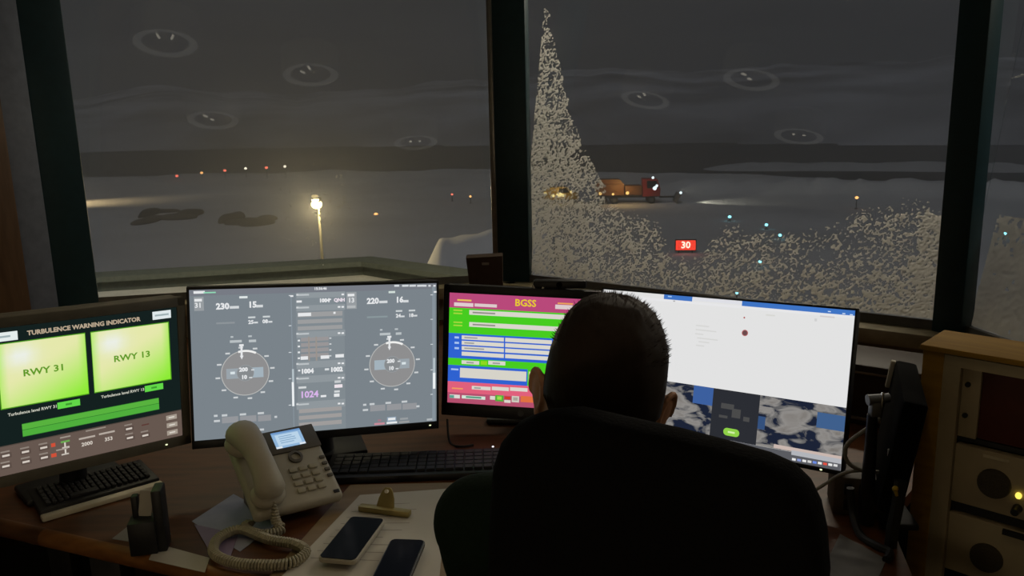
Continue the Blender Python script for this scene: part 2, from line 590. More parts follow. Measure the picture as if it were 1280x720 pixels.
snow_on_pane('snow_on_glass', P_C, P_R, cover_front, 'frosty wet snow stuck in wisps on the wide middle window', seed=0)
bd3 = pane_st(verts8[2], verts8[3], [(1215, 262), (1280, 268)])
snow_on_pane('snow_on_glass', verts8[2], verts8[3], lambda SS, TT: np.clip(0.62 + (bd3[0, 1] - TT) * 2.6, 0, 0.97) * (TT < bd3[0, 1]), 'wet snow on the narrow window beside the beige rack', cell=0.006, top=0.8, seed=40)
lp = pane_st(P_L, P_C, [(402, 262)])[0]


def cover_left(SS, TT):
    d = np.hypot((SS - lp[0]) / 0.16, (TT - lp[1]) / 0.17)
    return np.clip(0.13 * np.exp(-d * d), 0, 1)


snow_on_pane('snow_on_glass', P_L, P_C, cover_left, 'small wet snow specks on the glass around the glowing street lamp', cell=0.004, top=1.0, depth=0.002, seed=80)

# ------------------------------------------------------------------ ceiling downlights (seen mirrored in the panes)
def make_downlight():
    t = thing('ceiling_downlight', '', 'lamp', (0, 0, CEIL))
    MB().lathe([(0.170, 0.0), (0.172, -0.15), (0.165, -0.158), (0.160, -0.155), (0.160, 0.0)], seg=40, closed=True).build('housing', mat('downlight_white', 'cfcfcf', 0.5), t)
    MB().lathe([(0.160, -0.152), (0.118, -0.150), (0.118, -0.146), (0.160, -0.148)], seg=40, closed=True).build('diffuser_ring', glow('dimmed_diffuser', (1.0, 0.95, 0.84), 0.20), t)
    MB().lathe([(0.001, -0.004), (0.118, -0.004), (0.118, -0.148), (0.116, -0.148), (0.112, -0.008), (0.001, -0.008)], seg=40).build('reflector', mat('baffle_black', '141414', 0.9, spec=0.0), t)
    for s in (-1, 1):
        MB().tube([(0.030 * s, 0.02, -0.135), (0.040 * s, 0.045, -0.125)], 0.006).build('lamp_tube', glow('tube_glow', (1.0, 0.9, 0.72), 1.6), t)
    ld = bpy.data.lights.new('downlight_glow', 'POINT'); ld.energy = 3.2; ld.color = (1.0, 0.78, 0.48); ld.shadow_soft_size = 0.02
    lo_ = bpy.data.objects.new('downlight_glow', ld); COL.objects.link(lo_); lo_.parent = t; lo_.location = (0, 0, -0.025)
    return t


DL = [(-1.41, 2.39, 'nearest the door frame corner'), (-0.62, 2.12, 'near the middle corner post'), (-1.16, 1.34, 'over the left monitor'), (0.28, 1.07, 'over the seated man')]
d0 = make_downlight()
for i, (x, y, w_) in enumerate(DL):
    q = d0 if i == 0 else copy_tree(d0)
    q.location = (x, y, CEIL); q.rotation_euler = (0, 0, i * 1.1)
    tag(q, 'dimmed round ceiling downlight ' + w_, 'lamp', 'ceiling downlights')

# ------------------------------------------------------------------ outside: ground, fjord, mountains
GZ = -10.0


def polar(name, az0, az1, na, rs, hfun, m):
    azs = np.radians(np.linspace(az0, az1, na)); A, RR = np.meshgrid(azs, rs, indexing='ij')
    X = RR * np.sin(A); Y = RR * np.cos(A); Z = hfun(np.degrees(A), RR, X, Y)
    verts = np.stack([X, Y, Z], -1).reshape(-1, 3); nr = len(rs)
    faces = [(i * nr + j, (i + 1) * nr + j, (i + 1) * nr + j + 1, i * nr + j + 1) for i in range(na - 1) for j in range(nr - 1)]
    return struct(pymesh(name, verts, faces, m))


def ground_h(A, RR, X, Y):
    edge = np.clip(180 - 1.4 * A, 135, 215) + 16 * (fbm(A * 0.25 + 5, A * 0 + 2, 3) - 0.5)
    z = GZ + 0.5 * (fbm(X * 0.05, Y * 0.05, 4) - 0.5) - 6 * np.clip((RR - edge) / 20, 0, 1)
    # ploughed bank across the field
    bank = np.exp(-((RR - (121 + 4 * fbm(A * 0.5, A * 0, 2))) / 2.6) ** 2) * np.clip((A - 9) / 3, 0, 1); z = z + 2.2 * bank * (0.6 + 0.6 * fbm(A * 1.7, A * 0 + 9, 3))
    return z


polar('ground', -60, 60, 241, np.concatenate([np.linspace(6, 60, 40), np.linspace(61.5, 240, 120)]), ground_h, SNOW)
WATER = mat('dark_fjord_water', (0.030, 0.024, 0.019), 1.0, scale=0.01, var=0.25, spec=0.0)
polar('fjord', -62, 62, 60, np.linspace(120, 900, 14), lambda A, RR, X, Y: 0 * A - 14.2, WATER)
MTN = mat('snowy_mountain', (0.75, 0.75, 0.80), 0.95, scale=0.009, c2=(0.13, 0.12, 0.115), stretch=(1, 1, 3), spec=0.0)


def mtn_h(A, RR, X, Y):
    r0 = np.clip(470 - 3.6 * A, 390, 560) + 60 * (fbm(A * 0.07 + 1, A * 0, 3) - 0.5)
    k = np.clip((RR - r0) / 800, 0, 1)
    top = 26 + 60 * fbm(A * 0.09 + 8, A * 0 + 3, 4)
    return -15 + (top + 18) * np.sqrt(k) + 10 * k * (fbm(X * 0.01, Y * 0.01, 4) - 0.5) * 2


polar('mountain', -62, 62, 200, np.linspace(380, 1500, 46), mtn_h, MTN)


# a low snowy spit in the fjord on the right
def streak_h(A, RR, X, Y):
    k = np.clip((A - 12) / 4, 0, 1) * np.exp(-((RR - 236) / 9) ** 2)
    return -15.0 + k * (1.6 + 2.2 * fbm(A * 0.5 + 2, A * 0 + 6, 4))


polar('snow_ridge', 10, 60, 140, np.linspace(215, 285, 24), streak_h, SNOW)

# parapet of the lower terrace and its snow covered deck
pp = [on_z(20, 353, 0.58), on_z(118, 345, 0.58), on_z(455, 325, 0.58), on_z(615, 348, 0.58), on_z(760, 372, 0.58)]
inn = [Vector((v.x, v.y, 0)) for v in [CEN + (v - CEN) * 1.07 for v in (verts8[7], verts8[0], verts8[1], verts8[2])]]
def offset_line(P, k):
    out = []
    for i, p in enumerate(P):
        d = (P[min(i + 1, len(P) - 1)] - P[max(i - 1, 0)]); n_ = Vector((-d.y, d.x, 0)).normalized(); out.append(p + n_ * k)
    return out


def strip_pts(k0, k1):
    return [(p.x, p.y) for p in offset_line(pp, k0)] + [(p.x, p.y) for p in offset_line(pp, k1)][::-1]


struct(slab('parapet', strip_pts(-0.03, 0.12), -0.4, 0.545, mat('grey_green_paint', '5f655f', 0.6)))
struct(slab('parapet_cap', strip_pts(-0.07, 0.16), 0.545, 0.58, mat('grey_green_cap', '727870', 0.6)))
dk = [(p.x, p.y) for p in pp] + [(inn[3].x, inn[3].y), (inn[2].x, inn[2].y), (inn[1].x, inn[1].y), (inn[0].x, inn[0].y)]
struct(slab('terrace_deck', dk, 0.28, 0.475, mat('trodden_snow', (0.72, 0.70, 0.64), 0.9, scale=6, var=0.1, bump=0.3)))

# bank of shovelled snow beyond the terrace
c0 = on_z(600, 330, -3.0)
bk = polar('snow_bank', -12, 4, 70, np.linspace(20, 40, 30), lambda A, RR, X, Y: GZ - 0.5 + np.exp(-((RR - 30) / 5) ** 2) * np.clip((A + 11) / 6, 0, 1) ** 0.7 * np.clip((5 - A) / 2, 0, 1) * (8.3 + 3.2 * (fbm(X * 0.22 + 11, Y * 0.22, 4) - 0.45)), SNOW)
del bk['kind']; tag(bk, 'pale heap of shovelled snow outside, left of the middle post', 'snow', kind='stuff')

# far things on the airfield -----------------------------------------------------------------
LAMPHEAD = mat('lamp_housing', '4a4a48', 0.5)
POLE = mat('galvanised_pole', '4a483f', 0.5, metal=0.2)
lpos = on_y(398, 255, 35.8)
t = thing('street_lamp', 'tall street lamp glowing yellow in the haze outside the left window', 'street lamp', (lpos.x, lpos.y, GZ))
hl = lpos.z - GZ
MB().frustum((0, 0, 0), (0, 0, hl + 0.25), 0.09, 0.055, seg=14).build('pole', POLE, t)
b_ = MB(); b_.tube([(0, 0, hl + 0.2), (0, -0.1, hl + 0.32), (0, -0.32, hl + 0.30)], 0.035); b_.box((0, -0.3, hl + 0.24), (0.36, 0.46, 0.13), bevel=0.04); b_.build('lamp_head', LAMPHEAD, t)
MB().ball((0, -0.34, hl + 0.02), (0.24, 0.2, 0.2)).build('bulb', glow('sodium_bulb', (1.0, 0.80, 0.36), 6.0), t)
MB().ball((-0.06, -0.32, hl + 0.37), (0.16, 0.13, 0.07)).build('top_light', glow('sodium_top', (1.0, 0.75, 0.36), 0.7), t)
lamp('street_lamp_light', 'POINT', (lpos.x, lpos.y - 0.62, lpos.z - 0.1), 2000, (1.0, 0.77, 0.40), shadow_soft_size=0.2)


def field_light(name, uv, dist_y, color, strength, label, cat, group, r=0.16, h=0.9):
    p = on_y(uv[0], uv[1], dist_y)
    tt = thing(name, label, cat, (p.x, p.y, p.z - h), 0, group)
    MB().frustum((0, 0, 0), (0, 0, h - r * 0.6), 0.05, 0.04, seg=8).frustum((0, 0, 0), (0, 0, 0.06), 0.2, 0.2, seg=12).build('post', POLE, tt)
    MB().ball((0, 0, h), (r, r, r * 0.8), seg=12).build('lens', glow(color[0], color[1], strength), tt)
    return tt


RED = ('red_lens', (1.0, 0.16, 0.10)); AMB = ('amber_lens', (1.0, 0.45, 0.14)); WHT = ('warm_white_lens', (1.0, 0.86, 0.66)); BLU = ('cyan_lens', (0.28, 0.85, 1.0))
row = [((221, 220), RED, 'red light at the left end of the far light row'), ((252, 216), AMB, 'amber light second from the left in the far light row'),
       ((281, 213), RED, 'red light third from the left in the far light row'), ((307, 210.5), WHT, 'white light fourth from the left in the far light row'),
       ((333, 209.5), RED, 'red light fifth from the left in the far light row'), ((356, 208), WHT, 'white light at the right end of the far light row')]
for uv, c, lb in row:
    field_light('approach_light', uv, 172.0, c, 3.2, lb, 'light', 'far row of airfield lights', r=0.30, h=2.8)
field_light('approach_light', (565, 243), on_z(565, 243, GZ + 1.3).y, RED, 1.4, 'faint red light left of the middle post', 'light', None, r=0.15, h=0.9)
field_light('approach_light', (588, 245.5), on_z(588, 245.5, GZ + 1.3).y, AMB, 2.4, 'small amber light beside the faint red one near the middle post', 'light', None, r=0.15, h=0.9)
field_light('approach_light', (470, 268), 100.0, AMB, 0.15, 'faint amber light right of the street lamp', 'light', None, r=0.25, h=0.6)
field_light('approach_light', (1071, 247), on_z(1071, 247, GZ + 1.3).y, AMB, 3.5, 'lone orange light on the far snow bank near the right post', 'light', None, r=0.2, h=1.3)
for uv, lb in (((912, 271), 'blue taxiway light farthest left, nearest the plough truck'), ((958, 281), 'blue taxiway light second from the truck'), ((975, 294), 'bright blue taxiway light third from the truck'),
               ((950, 327), 'blue taxiway light standing alone behind the middle snow'), ((921, 366), 'blue taxiway light just above the right white monitor'),
               ((1256, 292), 'upper blue taxiway light in the narrow right window'), ((1249, 362), 'lower blue taxiway light in the narrow right window')):
    g = on_z(uv[0], uv[1], GZ + 0.45)
    field_light('taxiway_light', uv, g.y, BLU, 3.5, lb, 'light', 'blue taxiway lights', r=0.0021 * g.y, h=0.45)

# red glowing sign board
p = on_z(857, 314, GZ + 0.25)
t = thing('runway_sign', 'red glowing runway sign board with pale figures in the snow', 'sign', (p.x, p.y, GZ), R(-6))
MB().box((0, 0.1, 0.75), (1.75, 0.2, 0.95), bevel=0.03).build('sign_box', DKGREY, t)
for s in (-1, 1):
    MB().frustum((0.55 * s, 0.1, -0.2), (0.55 * s, 0.1, 0.3), 0.05, seg=10).build('leg', POLE, t)
MB().box((0, -0.01, 0.75), (1.62, 0.02, 0.82), bevel=0.008).build('sign_face', glow('sign_red', (1.0, 0.055, 0.03), 1.6), t)


def text_mesh(s, size, bold=0.0, align='CENTER'):
    cu = bpy.data.curves.new('lettering', 'FONT'); cu.body = s; cu.size = size; cu.align_x = align; cu.align_y = 'CENTER'; cu.offset = bold; cu.resolution_u = 2
    ob = bpy.data.objects.new('lettering', cu); COL.objects.link(ob)
    dg = bpy.context.evaluated_depsgraph_get(); dg.update()
    me = bpy.data.meshes.new_from_object(ob.evaluated_get(dg))
    V = [tuple(v.co) for v in me.vertices]; Fc = [tuple(p.vertices) for p in me.polygons]
    bpy.data.objects.remove(ob); bpy.data.curves.remove(cu); bpy.data.meshes.remove(me)
    return V, Fc


def text_obj(name, s, size, m, parent, loc, bold=0.0):
    V, Fc = text_mesh(s, size, bold)
    o_ = pymesh(name, [(v[0] + loc[0], loc[1], v[1] + loc[2]) for v in V], Fc, m, parent, smooth=False)
    return o_


text_obj('sign_figures', '30', 0.78, glow('sign_pale', (1.0, 0.75, 0.6), 2.2), t, (0, -0.026, 0.75), bold=0.02)

# snow plough truck and the vehicle beside it
ORANGE = mat('orange_truck_paint', '8c5c26', 0.5); REDT = mat('red_cab_paint', 'b0261c', 0.45)
DGLASS = mat('dark_vehicle_glass', '14181c', 0.1)
TYRE = mat('tyre_rubber', '141414', 0.8)


def wheel(parent, c, r, w):
    wq = MB(); wq.frustum((c[0], c[1] - w / 2, c[2]), (c[0], c[1] + w / 2, c[2]), r, seg=24)
    o_ = wq.build('wheel', TYRE, parent)
    MB().frustum((c[0], c[1] - w / 2 - 0.03, c[2]), (c[0], c[1] - w / 2 + 0.05, c[2]), r * 0.5, seg=18).build('hub', STEEL, o_)


pt = on_z(788, 252, GZ + 0.2)
t = thing('plough_truck', 'orange snow plough truck with red cab and lit front blade', 'truck', (pt.x, pt.y, GZ), R(-3))
MB().box((-0.7, 0, 0.95), (8.4, 1.0, 0.35), bevel=0.05).build('chassis', DKGREY, t)
bb_ = MB(); bb_.box((-2.7, 0, 1.9), (3.6, 2.4, 1.5), bevel=0.1); bb_.prism([(-4.4, 2.6), (-1.0, 2.6), (-1.5, 3.2), (-4.0, 3.2)], -1.1, 1.1); bb_.build('sander_body', ORANGE, t)
MB().box((0.3, 0, 1.75), (2.2, 2.3, 1.2), bevel=0.08).build('equipment_box', ORANGE, t)
MB().prism([(1.5, 0.95), (3.7, 0.95), (3.75, 1.9), (3.35, 3.15), (1.5, 3.2)], -1.15, 1.15, bevel=0.05).build('cab', REDT, t)
MB().prism([(2.0, 2.0), (3.55, 2.0), (3.2, 2.95), (2.0, 2.95)], -1.17, -1.15).build('cab_window', DGLASS, t)
for x in (-3.6, -2.2, 2.6):
    wheel(t, (x, -0.95, 0.52), 0.52, 0.34); wheel(t, (x, 0.95, 0.52), 0.52, 0.34)
pb = MB(); pb.lathe([(0.85, -1.9), (0.9, -1.9), (0.9, 1.9), (0.85, 1.9)], seg=10)
pb = MB(); pb.prism([(5.7, 0.1), (5.85, 0.1), (6.0, 0.6), (6.35, 1.2), (6.2, 1.25), (5.85, 0.65)], -1.9, 1.9); pb.build('plough_blade', mat('blade_steel', '8f8d86', 0.5), t)
MB().box((4.7, 0, 0.75), (2.0, 0.5, 0.2), bevel=0.02).build('plough_arm', DKGREY, t)
for (x, z, m_, r_) in ((-4.0, 1.45, 'amber_marker', .2), (-2.35, 1.32, 'amber_marker', .16), (-0.5, 1.45, 'amber_marker', .22)):
    MB().ball((x, -1.2, z), (r_, 0.1, r_), seg=12).build('side_marker', glow('amber_marker', (1.0, 0.62, 0.18), 2.2), t)
for (x, y, z, r_) in ((2.75, -1.2, 3.35, .17), (3.0, -1.2, 2.0, .26), (3.25, -1.2, 2.3, .18), (6.25, -1.75, 1.4, .18)):
    MB().ball((x, y, z), (r_, 0.12, r_), seg=12).build('work_light', glow('work_light', (0.85, 0.97, 1.0), 2.2), t)
lamp('plough_headlight', 'SPOT', (pt.x + 6.3, pt.y - 1.5, GZ + 1.8), 1500, (1.0, 0.95, 0.75), target=(pt.x + 22, pt.y - 1, GZ), spot_size=R(70), spot_blend=0.6)
lamp('plough_beacon_light', 'POINT', (pt.x - 1.5, pt.y - 3.2, GZ + 2.6), 190, (1.0, 0.62, 0.22), shadow_soft_size=0.3)

pt2 = on_z(700, 251, GZ + 0.2)
t = thing('airport_vehicle', 'yellow lit airport vehicle behind the snowy glass near the middle post', 'vehicle', (pt2.x, pt2.y, GZ), R(4))
MB().prism([(-2.4, 0.45), (2.4, 0.45), (2.4, 1.25), (1.5, 1.35), (0.8, 2.1), (-2.3, 2.1), (-2.4, 1.3)], -0.95, 0.95, bevel=0.06).build('body', mat('yellow_van_paint', 'a9861e', 0.5), t)
MB().prism([(-0.2, 1.35), (1.25, 1.35), (0.7, 1.95), (-0.2, 1.95)], -0.975, -0.95).build('side_window', DGLASS, t)
for x in (-1.5, 1.5):
    wheel(t, (x, -0.8, 0.38), 0.38, 0.25); wheel(t, (x, 0.8, 0.38), 0.38, 0.25)
for x, z, s_ in ((-2.1, 1.35, .18), (-1.1, 1.0, .22), (-0.2, 1.1, .34), (0.3, 1.0, .22), (1.5, 1.45, .22)):
    MB().ball((x, -1.02, z), (s_ * 1.3, 0.1, s_ * 0.9), seg=12).build('warning_light', glow('yellow_warning', (1.0, 0.78, 0.32), 2.0), t)
lamp('vehicle_light', 'POINT', (pt2.x, pt2.y - 2.6, GZ + 2.2), 130, (1.0, 0.72, 0.3), shadow_soft_size=0.3)
# a flood light standing behind the left post lights a patch of snow
fp = on_z(70, 255, GZ)
lamp('apron_floodlight', 'SPOT', (fp.x - 3, fp.y - 2, GZ + 6), 13000, (1.0, 0.72, 0.36), target=(fp.x + 3, fp.y, GZ), spot_size=R(75), spot_blend=0.9)

ROCK = mat('bare_dark_rock', (0.13, 0.11, 0.095), 1.0, scale=1.2, c2=(0.085, 0.075, 0.065), spec=0.05)


def outcrop(px, label, lump):
    P_ = [on_z(u, v, GZ + 0.3) for u, v in px]
    c = sum(P_, Vector((0, 0, 0))) / len(P_)
    q = MB()
    for (u, v, ru, rv, rz_) in lump:
        w_ = on_z(u, v, GZ)
        q.ball((w_.x - c.x, w_.y - c.y, 0.0), (ru, rv, rz_), seg=18)
    for v_ in q.bm.verts:
        k = 0.75 + 0.5 * float(vnoise(np.array(v_.co.x * 0.9 + v_.co.z + 40), np.array(v_.co.y * 0.4 + 20)))
        v_.co = Vector((v_.co.x * (0.9 + 0.1 * k), v_.co.y, v_.co.z * k))
    ob = q.build('rock_outcrop', ROCK); ob.location = (c.x, c.y, GZ)
    tag(ob, label, 'rock')


outcrop([(210, 270)], 'dark rock outcrop with two arms, left of the plain dark one', [(182, 277, 1.3, 3, 0.35), (187, 268, 0.55, 3.5, 0.9), (200, 272.5, 2.2, 1.6, 0.35), (222, 272, 2.4, 2.0, 0.5), (236, 269, 1.2, 4.5, 0.8), (205, 264, 2.2, 1.4, 0.3)])
outcrop([(310, 276)], 'plain dark rock outcrop in the snow, left of the street lamp', [(290, 274, 1.1, 4, 0.8), (305, 278, 2.2, 2.6, 0.5), (322, 280, 2.0, 2.6, 0.55), (333, 275, 1.2, 2.6, 0.6)])

# night haze over the airfield
hm = bpy.data.materials.new('night_haze'); hm.use_nodes = True
hn = hm.node_tree.nodes; hn.remove(hn['Principled BSDF'])
vs_ = hn.new('ShaderNodeVolumeScatter'); vs_.inputs['Color'].default_value = (0.95, 0.95, 0.95, 1); vs_.inputs['Density'].default_value = 0.0055; vs_.inputs['Anisotropy'].default_value = 0.2
hm.node_tree.links.new(vs_.outputs[0], hn['Material Output'].inputs['Volume'])
hz = slab('haze', [(-150, 7.5), (160, 7.5), (160, 240), (-150, 240)], GZ - 6, 22, hm)
tag(hz, 'thin night haze hanging over the snowy airfield', 'haze', kind='stuff')

# ------------------------------------------------------------------ the desk
bl = CEN + (verts8[0] - CEN) * 0.985; bc = CEN + (verts8[1] - CEN) * 0.985; br = CEN + (verts8[2] - CEN) * 0.975
front = [Vector((-1.62, 1.853)), Vector((-1.008, 1.608)), Vector((0.02, 1.2)), Vector((0.35, 1.10)), Vector((0.66, 1.12))]
desk_pts = [front[1], front[2], front[3], front[4], Vector((0.775, 1.575)), Vector((1.0, 1.83)), Vector((1.27, 2.15)), br, bc, Vector((bl.x * 0.55 + bc.x * 0.45, bl.y * 0.55 + bc.y * 0.45))]
t = thing('desk', 'long brown wooden control desk carrying the monitors and phone', 'desk', (0, 2, 0))
TI = Matrix.Translation((0, -2, 0))


def slab_part(name, pts, z0, z1, m, parent, M, bev=0.0):
    q = MB(); lo = [q.bm.verts.new((p.x, p.y, z0)) for p in pts]; hi = [q.bm.verts.new((p.x, p.y, z1)) for p in pts]; n = len(pts)
    q.bm.faces.new(lo); q.bm.faces.new(hi)
    for i in range(n):
        q.bm.faces.new((lo[i], lo[(i + 1) % n], hi[(i + 1) % n], hi[i]))
    bmesh.ops.transform(q.bm, matrix=M, verts=q.bm.verts[:])
    return q.build(name, m, parent, smooth=False)


slab_part('desktop', desk_pts, DESK_Z - 0.03, DESK_Z, DESKW, t, TI)
left_pts = [front[0], front[1], desk_pts[-1], bl, Vector((bl.x - 0.25, bl.y - 0.42))]
slab_part('side_desktop', left_pts, DESK_Z - 0.03, DESK_Z - 0.0008, DESKW, t, TI)
for i, nm in ((0, 'side_edge'), (1, 'front_edge')):
    p, q_ = front[i], front[i + 1]; d = q_ - p
    e = MB(); e.tube([(p.x, p.y, DESK_Z - 0.018), (q_.x, q_.y, DESK_Z - 0.018)], 0.019, seg=14, M=TI)
    e.build(nm, EDGEW if i else wood('dark_edge_wood', '5a3716', '452809'), t)
e = MB(); e.tube([(p.x, p.y, DESK_Z - 0.018) for p in front[2:]], 0.019, seg=14, M=TI); e.build('front_edge', EDGEW, t)
for (x, y) in ((-0.95, 1.75), (0.0, 1.42), (0.62, 1.3), (-1.45, 2.4), (1.15, 2.25)):
    MB().box((x, y, 0.355), (0.07, 0.07, 0.71), bevel=0.006, M=TI).build('leg', DKGREY, t)
mp_ = MB(); p, q_ = Vector((-1.35, 2.55)), Vector((0.0, 2.85)); mp_.box(((p.x + q_.x) / 2, (p.y + q_.y) / 2, 0.36), (1.38, 0.02, 0.66), rot=(0, 0, math.atan2(q_.y - p.y, q_.x - p.x)), M=TI)
mp_.build('modesty_panel', DARKW, t)


# ------------------------------------------------------------------ monitors
def panel_matrix(loc, yaw, tilt, roll):
    X = Vector((math.cos(yaw), math.sin(yaw), 0)); N = Vector((-math.sin(yaw), math.cos(yaw), 0))
    U = Vector((0, 0, 1)) * math.cos(tilt) + N * math.sin(tilt)
    X2 = X * math.cos(roll) + U * math.sin(roll); U2 = U * math.cos(roll) - X * math.sin(roll)
    Y = U2.cross(X2)
    return Matrix(((X2.x, Y.x, U2.x, loc[0]), (X2.y, Y.y, U2.y, loc[1]), (X2.z, Y.z, U2.z, loc[2]), (0, 0, 0, 1)))


class Display:
    """what a screen shows: flat coloured shapes on the panel, kept in one mesh"""

    def __init__(self, PM, w, h, conv=(0, 0, 1.0)):
        self.PM, self.w, self.h, self.conv = PM, w, h, conv; self.V = []; self.F = []; self.C = []; self.mi = []; self.layer = 0
        self.n = PM.to_3x3() @ Vector((0, 1, 0)); self.o = PM.to_translation(); self.inv = PM.inverted()

    def at(self, x, y):
        u = self.conv[0] + x / self.conv[2]; v = self.conv[1] + y / self.conv[2]
        q = self.inv @ on_plane(u, v, self.o, self.n); return q.x, q.z

    def face(self, pts, cols, mi=0):
        k = len(self.V); y = -0.0006 - self.layer * 0.00004
        self.V += [(p[0], y, p[1]) for p in pts]; self.F.append(tuple(range(k, k + len(pts)))); self.C.append(cols if isinstance(cols, list) else [lin(cols)] * len(pts)); self.mi.append(mi)

    def clip(self, x, z):
        return max(-self.w / 2, min(self.w / 2, x)), max(-self.h / 2, min(self.h / 2, z))

    def rect(self, x0, y0, x1, y1, c, mi=0, grad=None):
        (ax, az), (bx, bz) = self.at(x0, y0), self.at(x1, y1)
        self.rectl(ax, az, bx, bz, c, mi, grad)

    def rectl(self, ax, az, bx, bz, c, mi=0, grad=None):
        ax, az = self.clip(ax, az); bx, bz = self.clip(bx, bz)
        self.layer += 1
        self.face([(ax, bz), (bx, bz), (bx, az), (ax, az)], [lin(g) for g in grad] if grad else c, mi)

    def box(self, x, y, w, h, c):
        """centre in photo measure, size in metres"""
        cx, cz = self.at(x, y); self.rectl(cx - w / 2, cz + h / 2, cx + w / 2, cz - h / 2, c)

    def ring(self, cx, cz, r0, r1, c, a0=0, a1=2 * PI, n=48):
        self.layer += 1
        for i in range(n):
            t0 = a0 + (a1 - a0) * i / n; t1 = a0 + (a1 - a0) * (i + 1) / n
            self.face([(cx + r0 * math.cos(t0), cz + r0 * math.sin(t0)), (cx + r1 * math.cos(t0), cz + r1 * math.sin(t0)), (cx + r1 * math.cos(t1), cz + r1 * math.sin(t1)), (cx + r0 * math.cos(t1), cz + r0 * math.sin(t1))], c)

    def disc(self, cx, cz, r, c, n=40):
        self.layer += 1
        self.face([(cx + r * math.cos(2 * PI * i / n), cz + r * math.sin(2 * PI * i / n)) for i in range(n)], c)

    def textl(self, s, cx, cz, size, c, bold=0.0, sx=1.0, align='CENTER'):
        V, Fc = text_mesh(s, size, bold, align); self.layer += 1; k = len(self.V); y = -0.0006 - self.layer * 0.00004
        self.V += [(cx + v[0] * sx, y, cz + v[1]) for v in V]
        for f in Fc:
            self.F.append(tuple(k + i for i in f)); self.C.append([lin(c)] * len(f)); self.mi.append(0)

    def text(self, s, x, y, size, c, bold=0.0, sx=1.0, align='CENTER'):
        cx, cz = self.at(x, y); self.textl(s, cx, cz, size, c, bold, sx, align)

    def build(self, parent, M, name='screen', extra=()):
        me = bpy.data.meshes.new(name); me.from_pydata([tuple(M @ Vector(v)) for v in self.V], [], self.F); me.update()
        at = me.color_attributes.new('Col', 'FLOAT_COLOR', 'CORNER')
        flat = []
        for cs in self.C:
            for c in cs:
                flat += [c[0], c[1], c[2], 1.0]
        at.data.foreach_set('color', flat)
        me.materials.append(DISPLAY)
        for m in extra:
            me.materials.append(m)
        me.polygons.foreach_set('material_index', self.mi)
        o_ = bpy.data.objects.new(name, me); COL.objects.link(o_); o_.parent = parent
        return o_


DISPLAY = display_mat('lit_display')


def monitor(name, label, loc, yaw, tilt, roll, w, h, bez, draw, conv, mcase, stand='foot', extra=(), led=None, thick=0.035, rnd=0.008, foot_m=BLACK, sb=0.0):
    """bez = (side, top, bottom)"""
    PM = panel_matrix(loc, yaw, tilt, roll)
    back = PM @ Vector((0, 0.09, -0.05))
    t = thing(name, label, 'monitor', (back.x, back.y, DESK_Z), yaw)
    L_ = base_inv((back.x, back.y, DESK_Z), yaw); M_ = L_ @ PM
    s, tp, bt = bez
    x0, x1, z0, z1 = -w / 2 - s, w / 2 + s, -h / 2 - bt, h / 2 + tp
    fr = MB()                                    # front frame: four bars, the display sits inside
    fr.box((0, 0.008, (h / 2 + z1) / 2), (x1 - x0, 0.022, tp), bevel=min(0.003, tp / 3), M=M_)
    fr.box((0, 0.008, (-h / 2 + z0) / 2), (x1 - x0, 0.022, bt), bevel=min(0.003, bt / 3), M=M_)
    for sg in (-1, 1):
        fr.box((sg * (w / 2 + s / 2), 0.008, (z0 + z1) / 2), (s, 0.022, z1 - z0), bevel=min(0.003, s / 3), M=M_)
    fr.build('bezel', mcase, t)
    bk_ = MB(); bk_.box((0, 0.012 + thick / 2, (z0 + z1) / 2), (x1 - x0 - 0.004, thick, z1 - z0 - 0.004), bevel=rnd, M=M_)
    bk_.box((0, 0.012 + thick + 0.012, 0), (w * 0.5, 0.03, h * 0.5), bevel=0.01, M=M_); bk_.build('back_shell', mcase, t)
    D = Display(PM, w, h, conv); D.rectl(-w / 2, h / 2, w / 2, -h / 2, '101418'); draw(D); D.build(t, M_, extra=extra)
    if led:
        x, z, c = led
        MB().ball((x, -0.004, z), (0.0028, 0.0012, 0.0016), seg=10, M=M_).build('power_light', glow('led_white', c, 1.6), t)
    # stand
    top = M_ @ Vector((0, 0.06, -0.02))
    if stand == 'foot':
        nk = MB(); nk.tube([top, (0, top.y + 0.03 + sb * 0.6, top.z - 0.05), (0, top.y + 0.035 + sb, 0.015)], [0.028, 0.026, 0.03], seg=14); nk.build('neck', foot_m, t)
        ft = MB(); ft.box((0, top.y + 0.05 + sb, 0.008), (0.22, 0.12, 0.016), bevel=0.006); ft.build('foot', foot_m, t)
    return t, M_, PM


WHITE = 'e6e8ea'
Z1 = (0, 350, 2.668); Z2 = (230, 340, 3.2727); Z3 = (540, 340, 3.6); Z4 = (740, 340, 2.769)


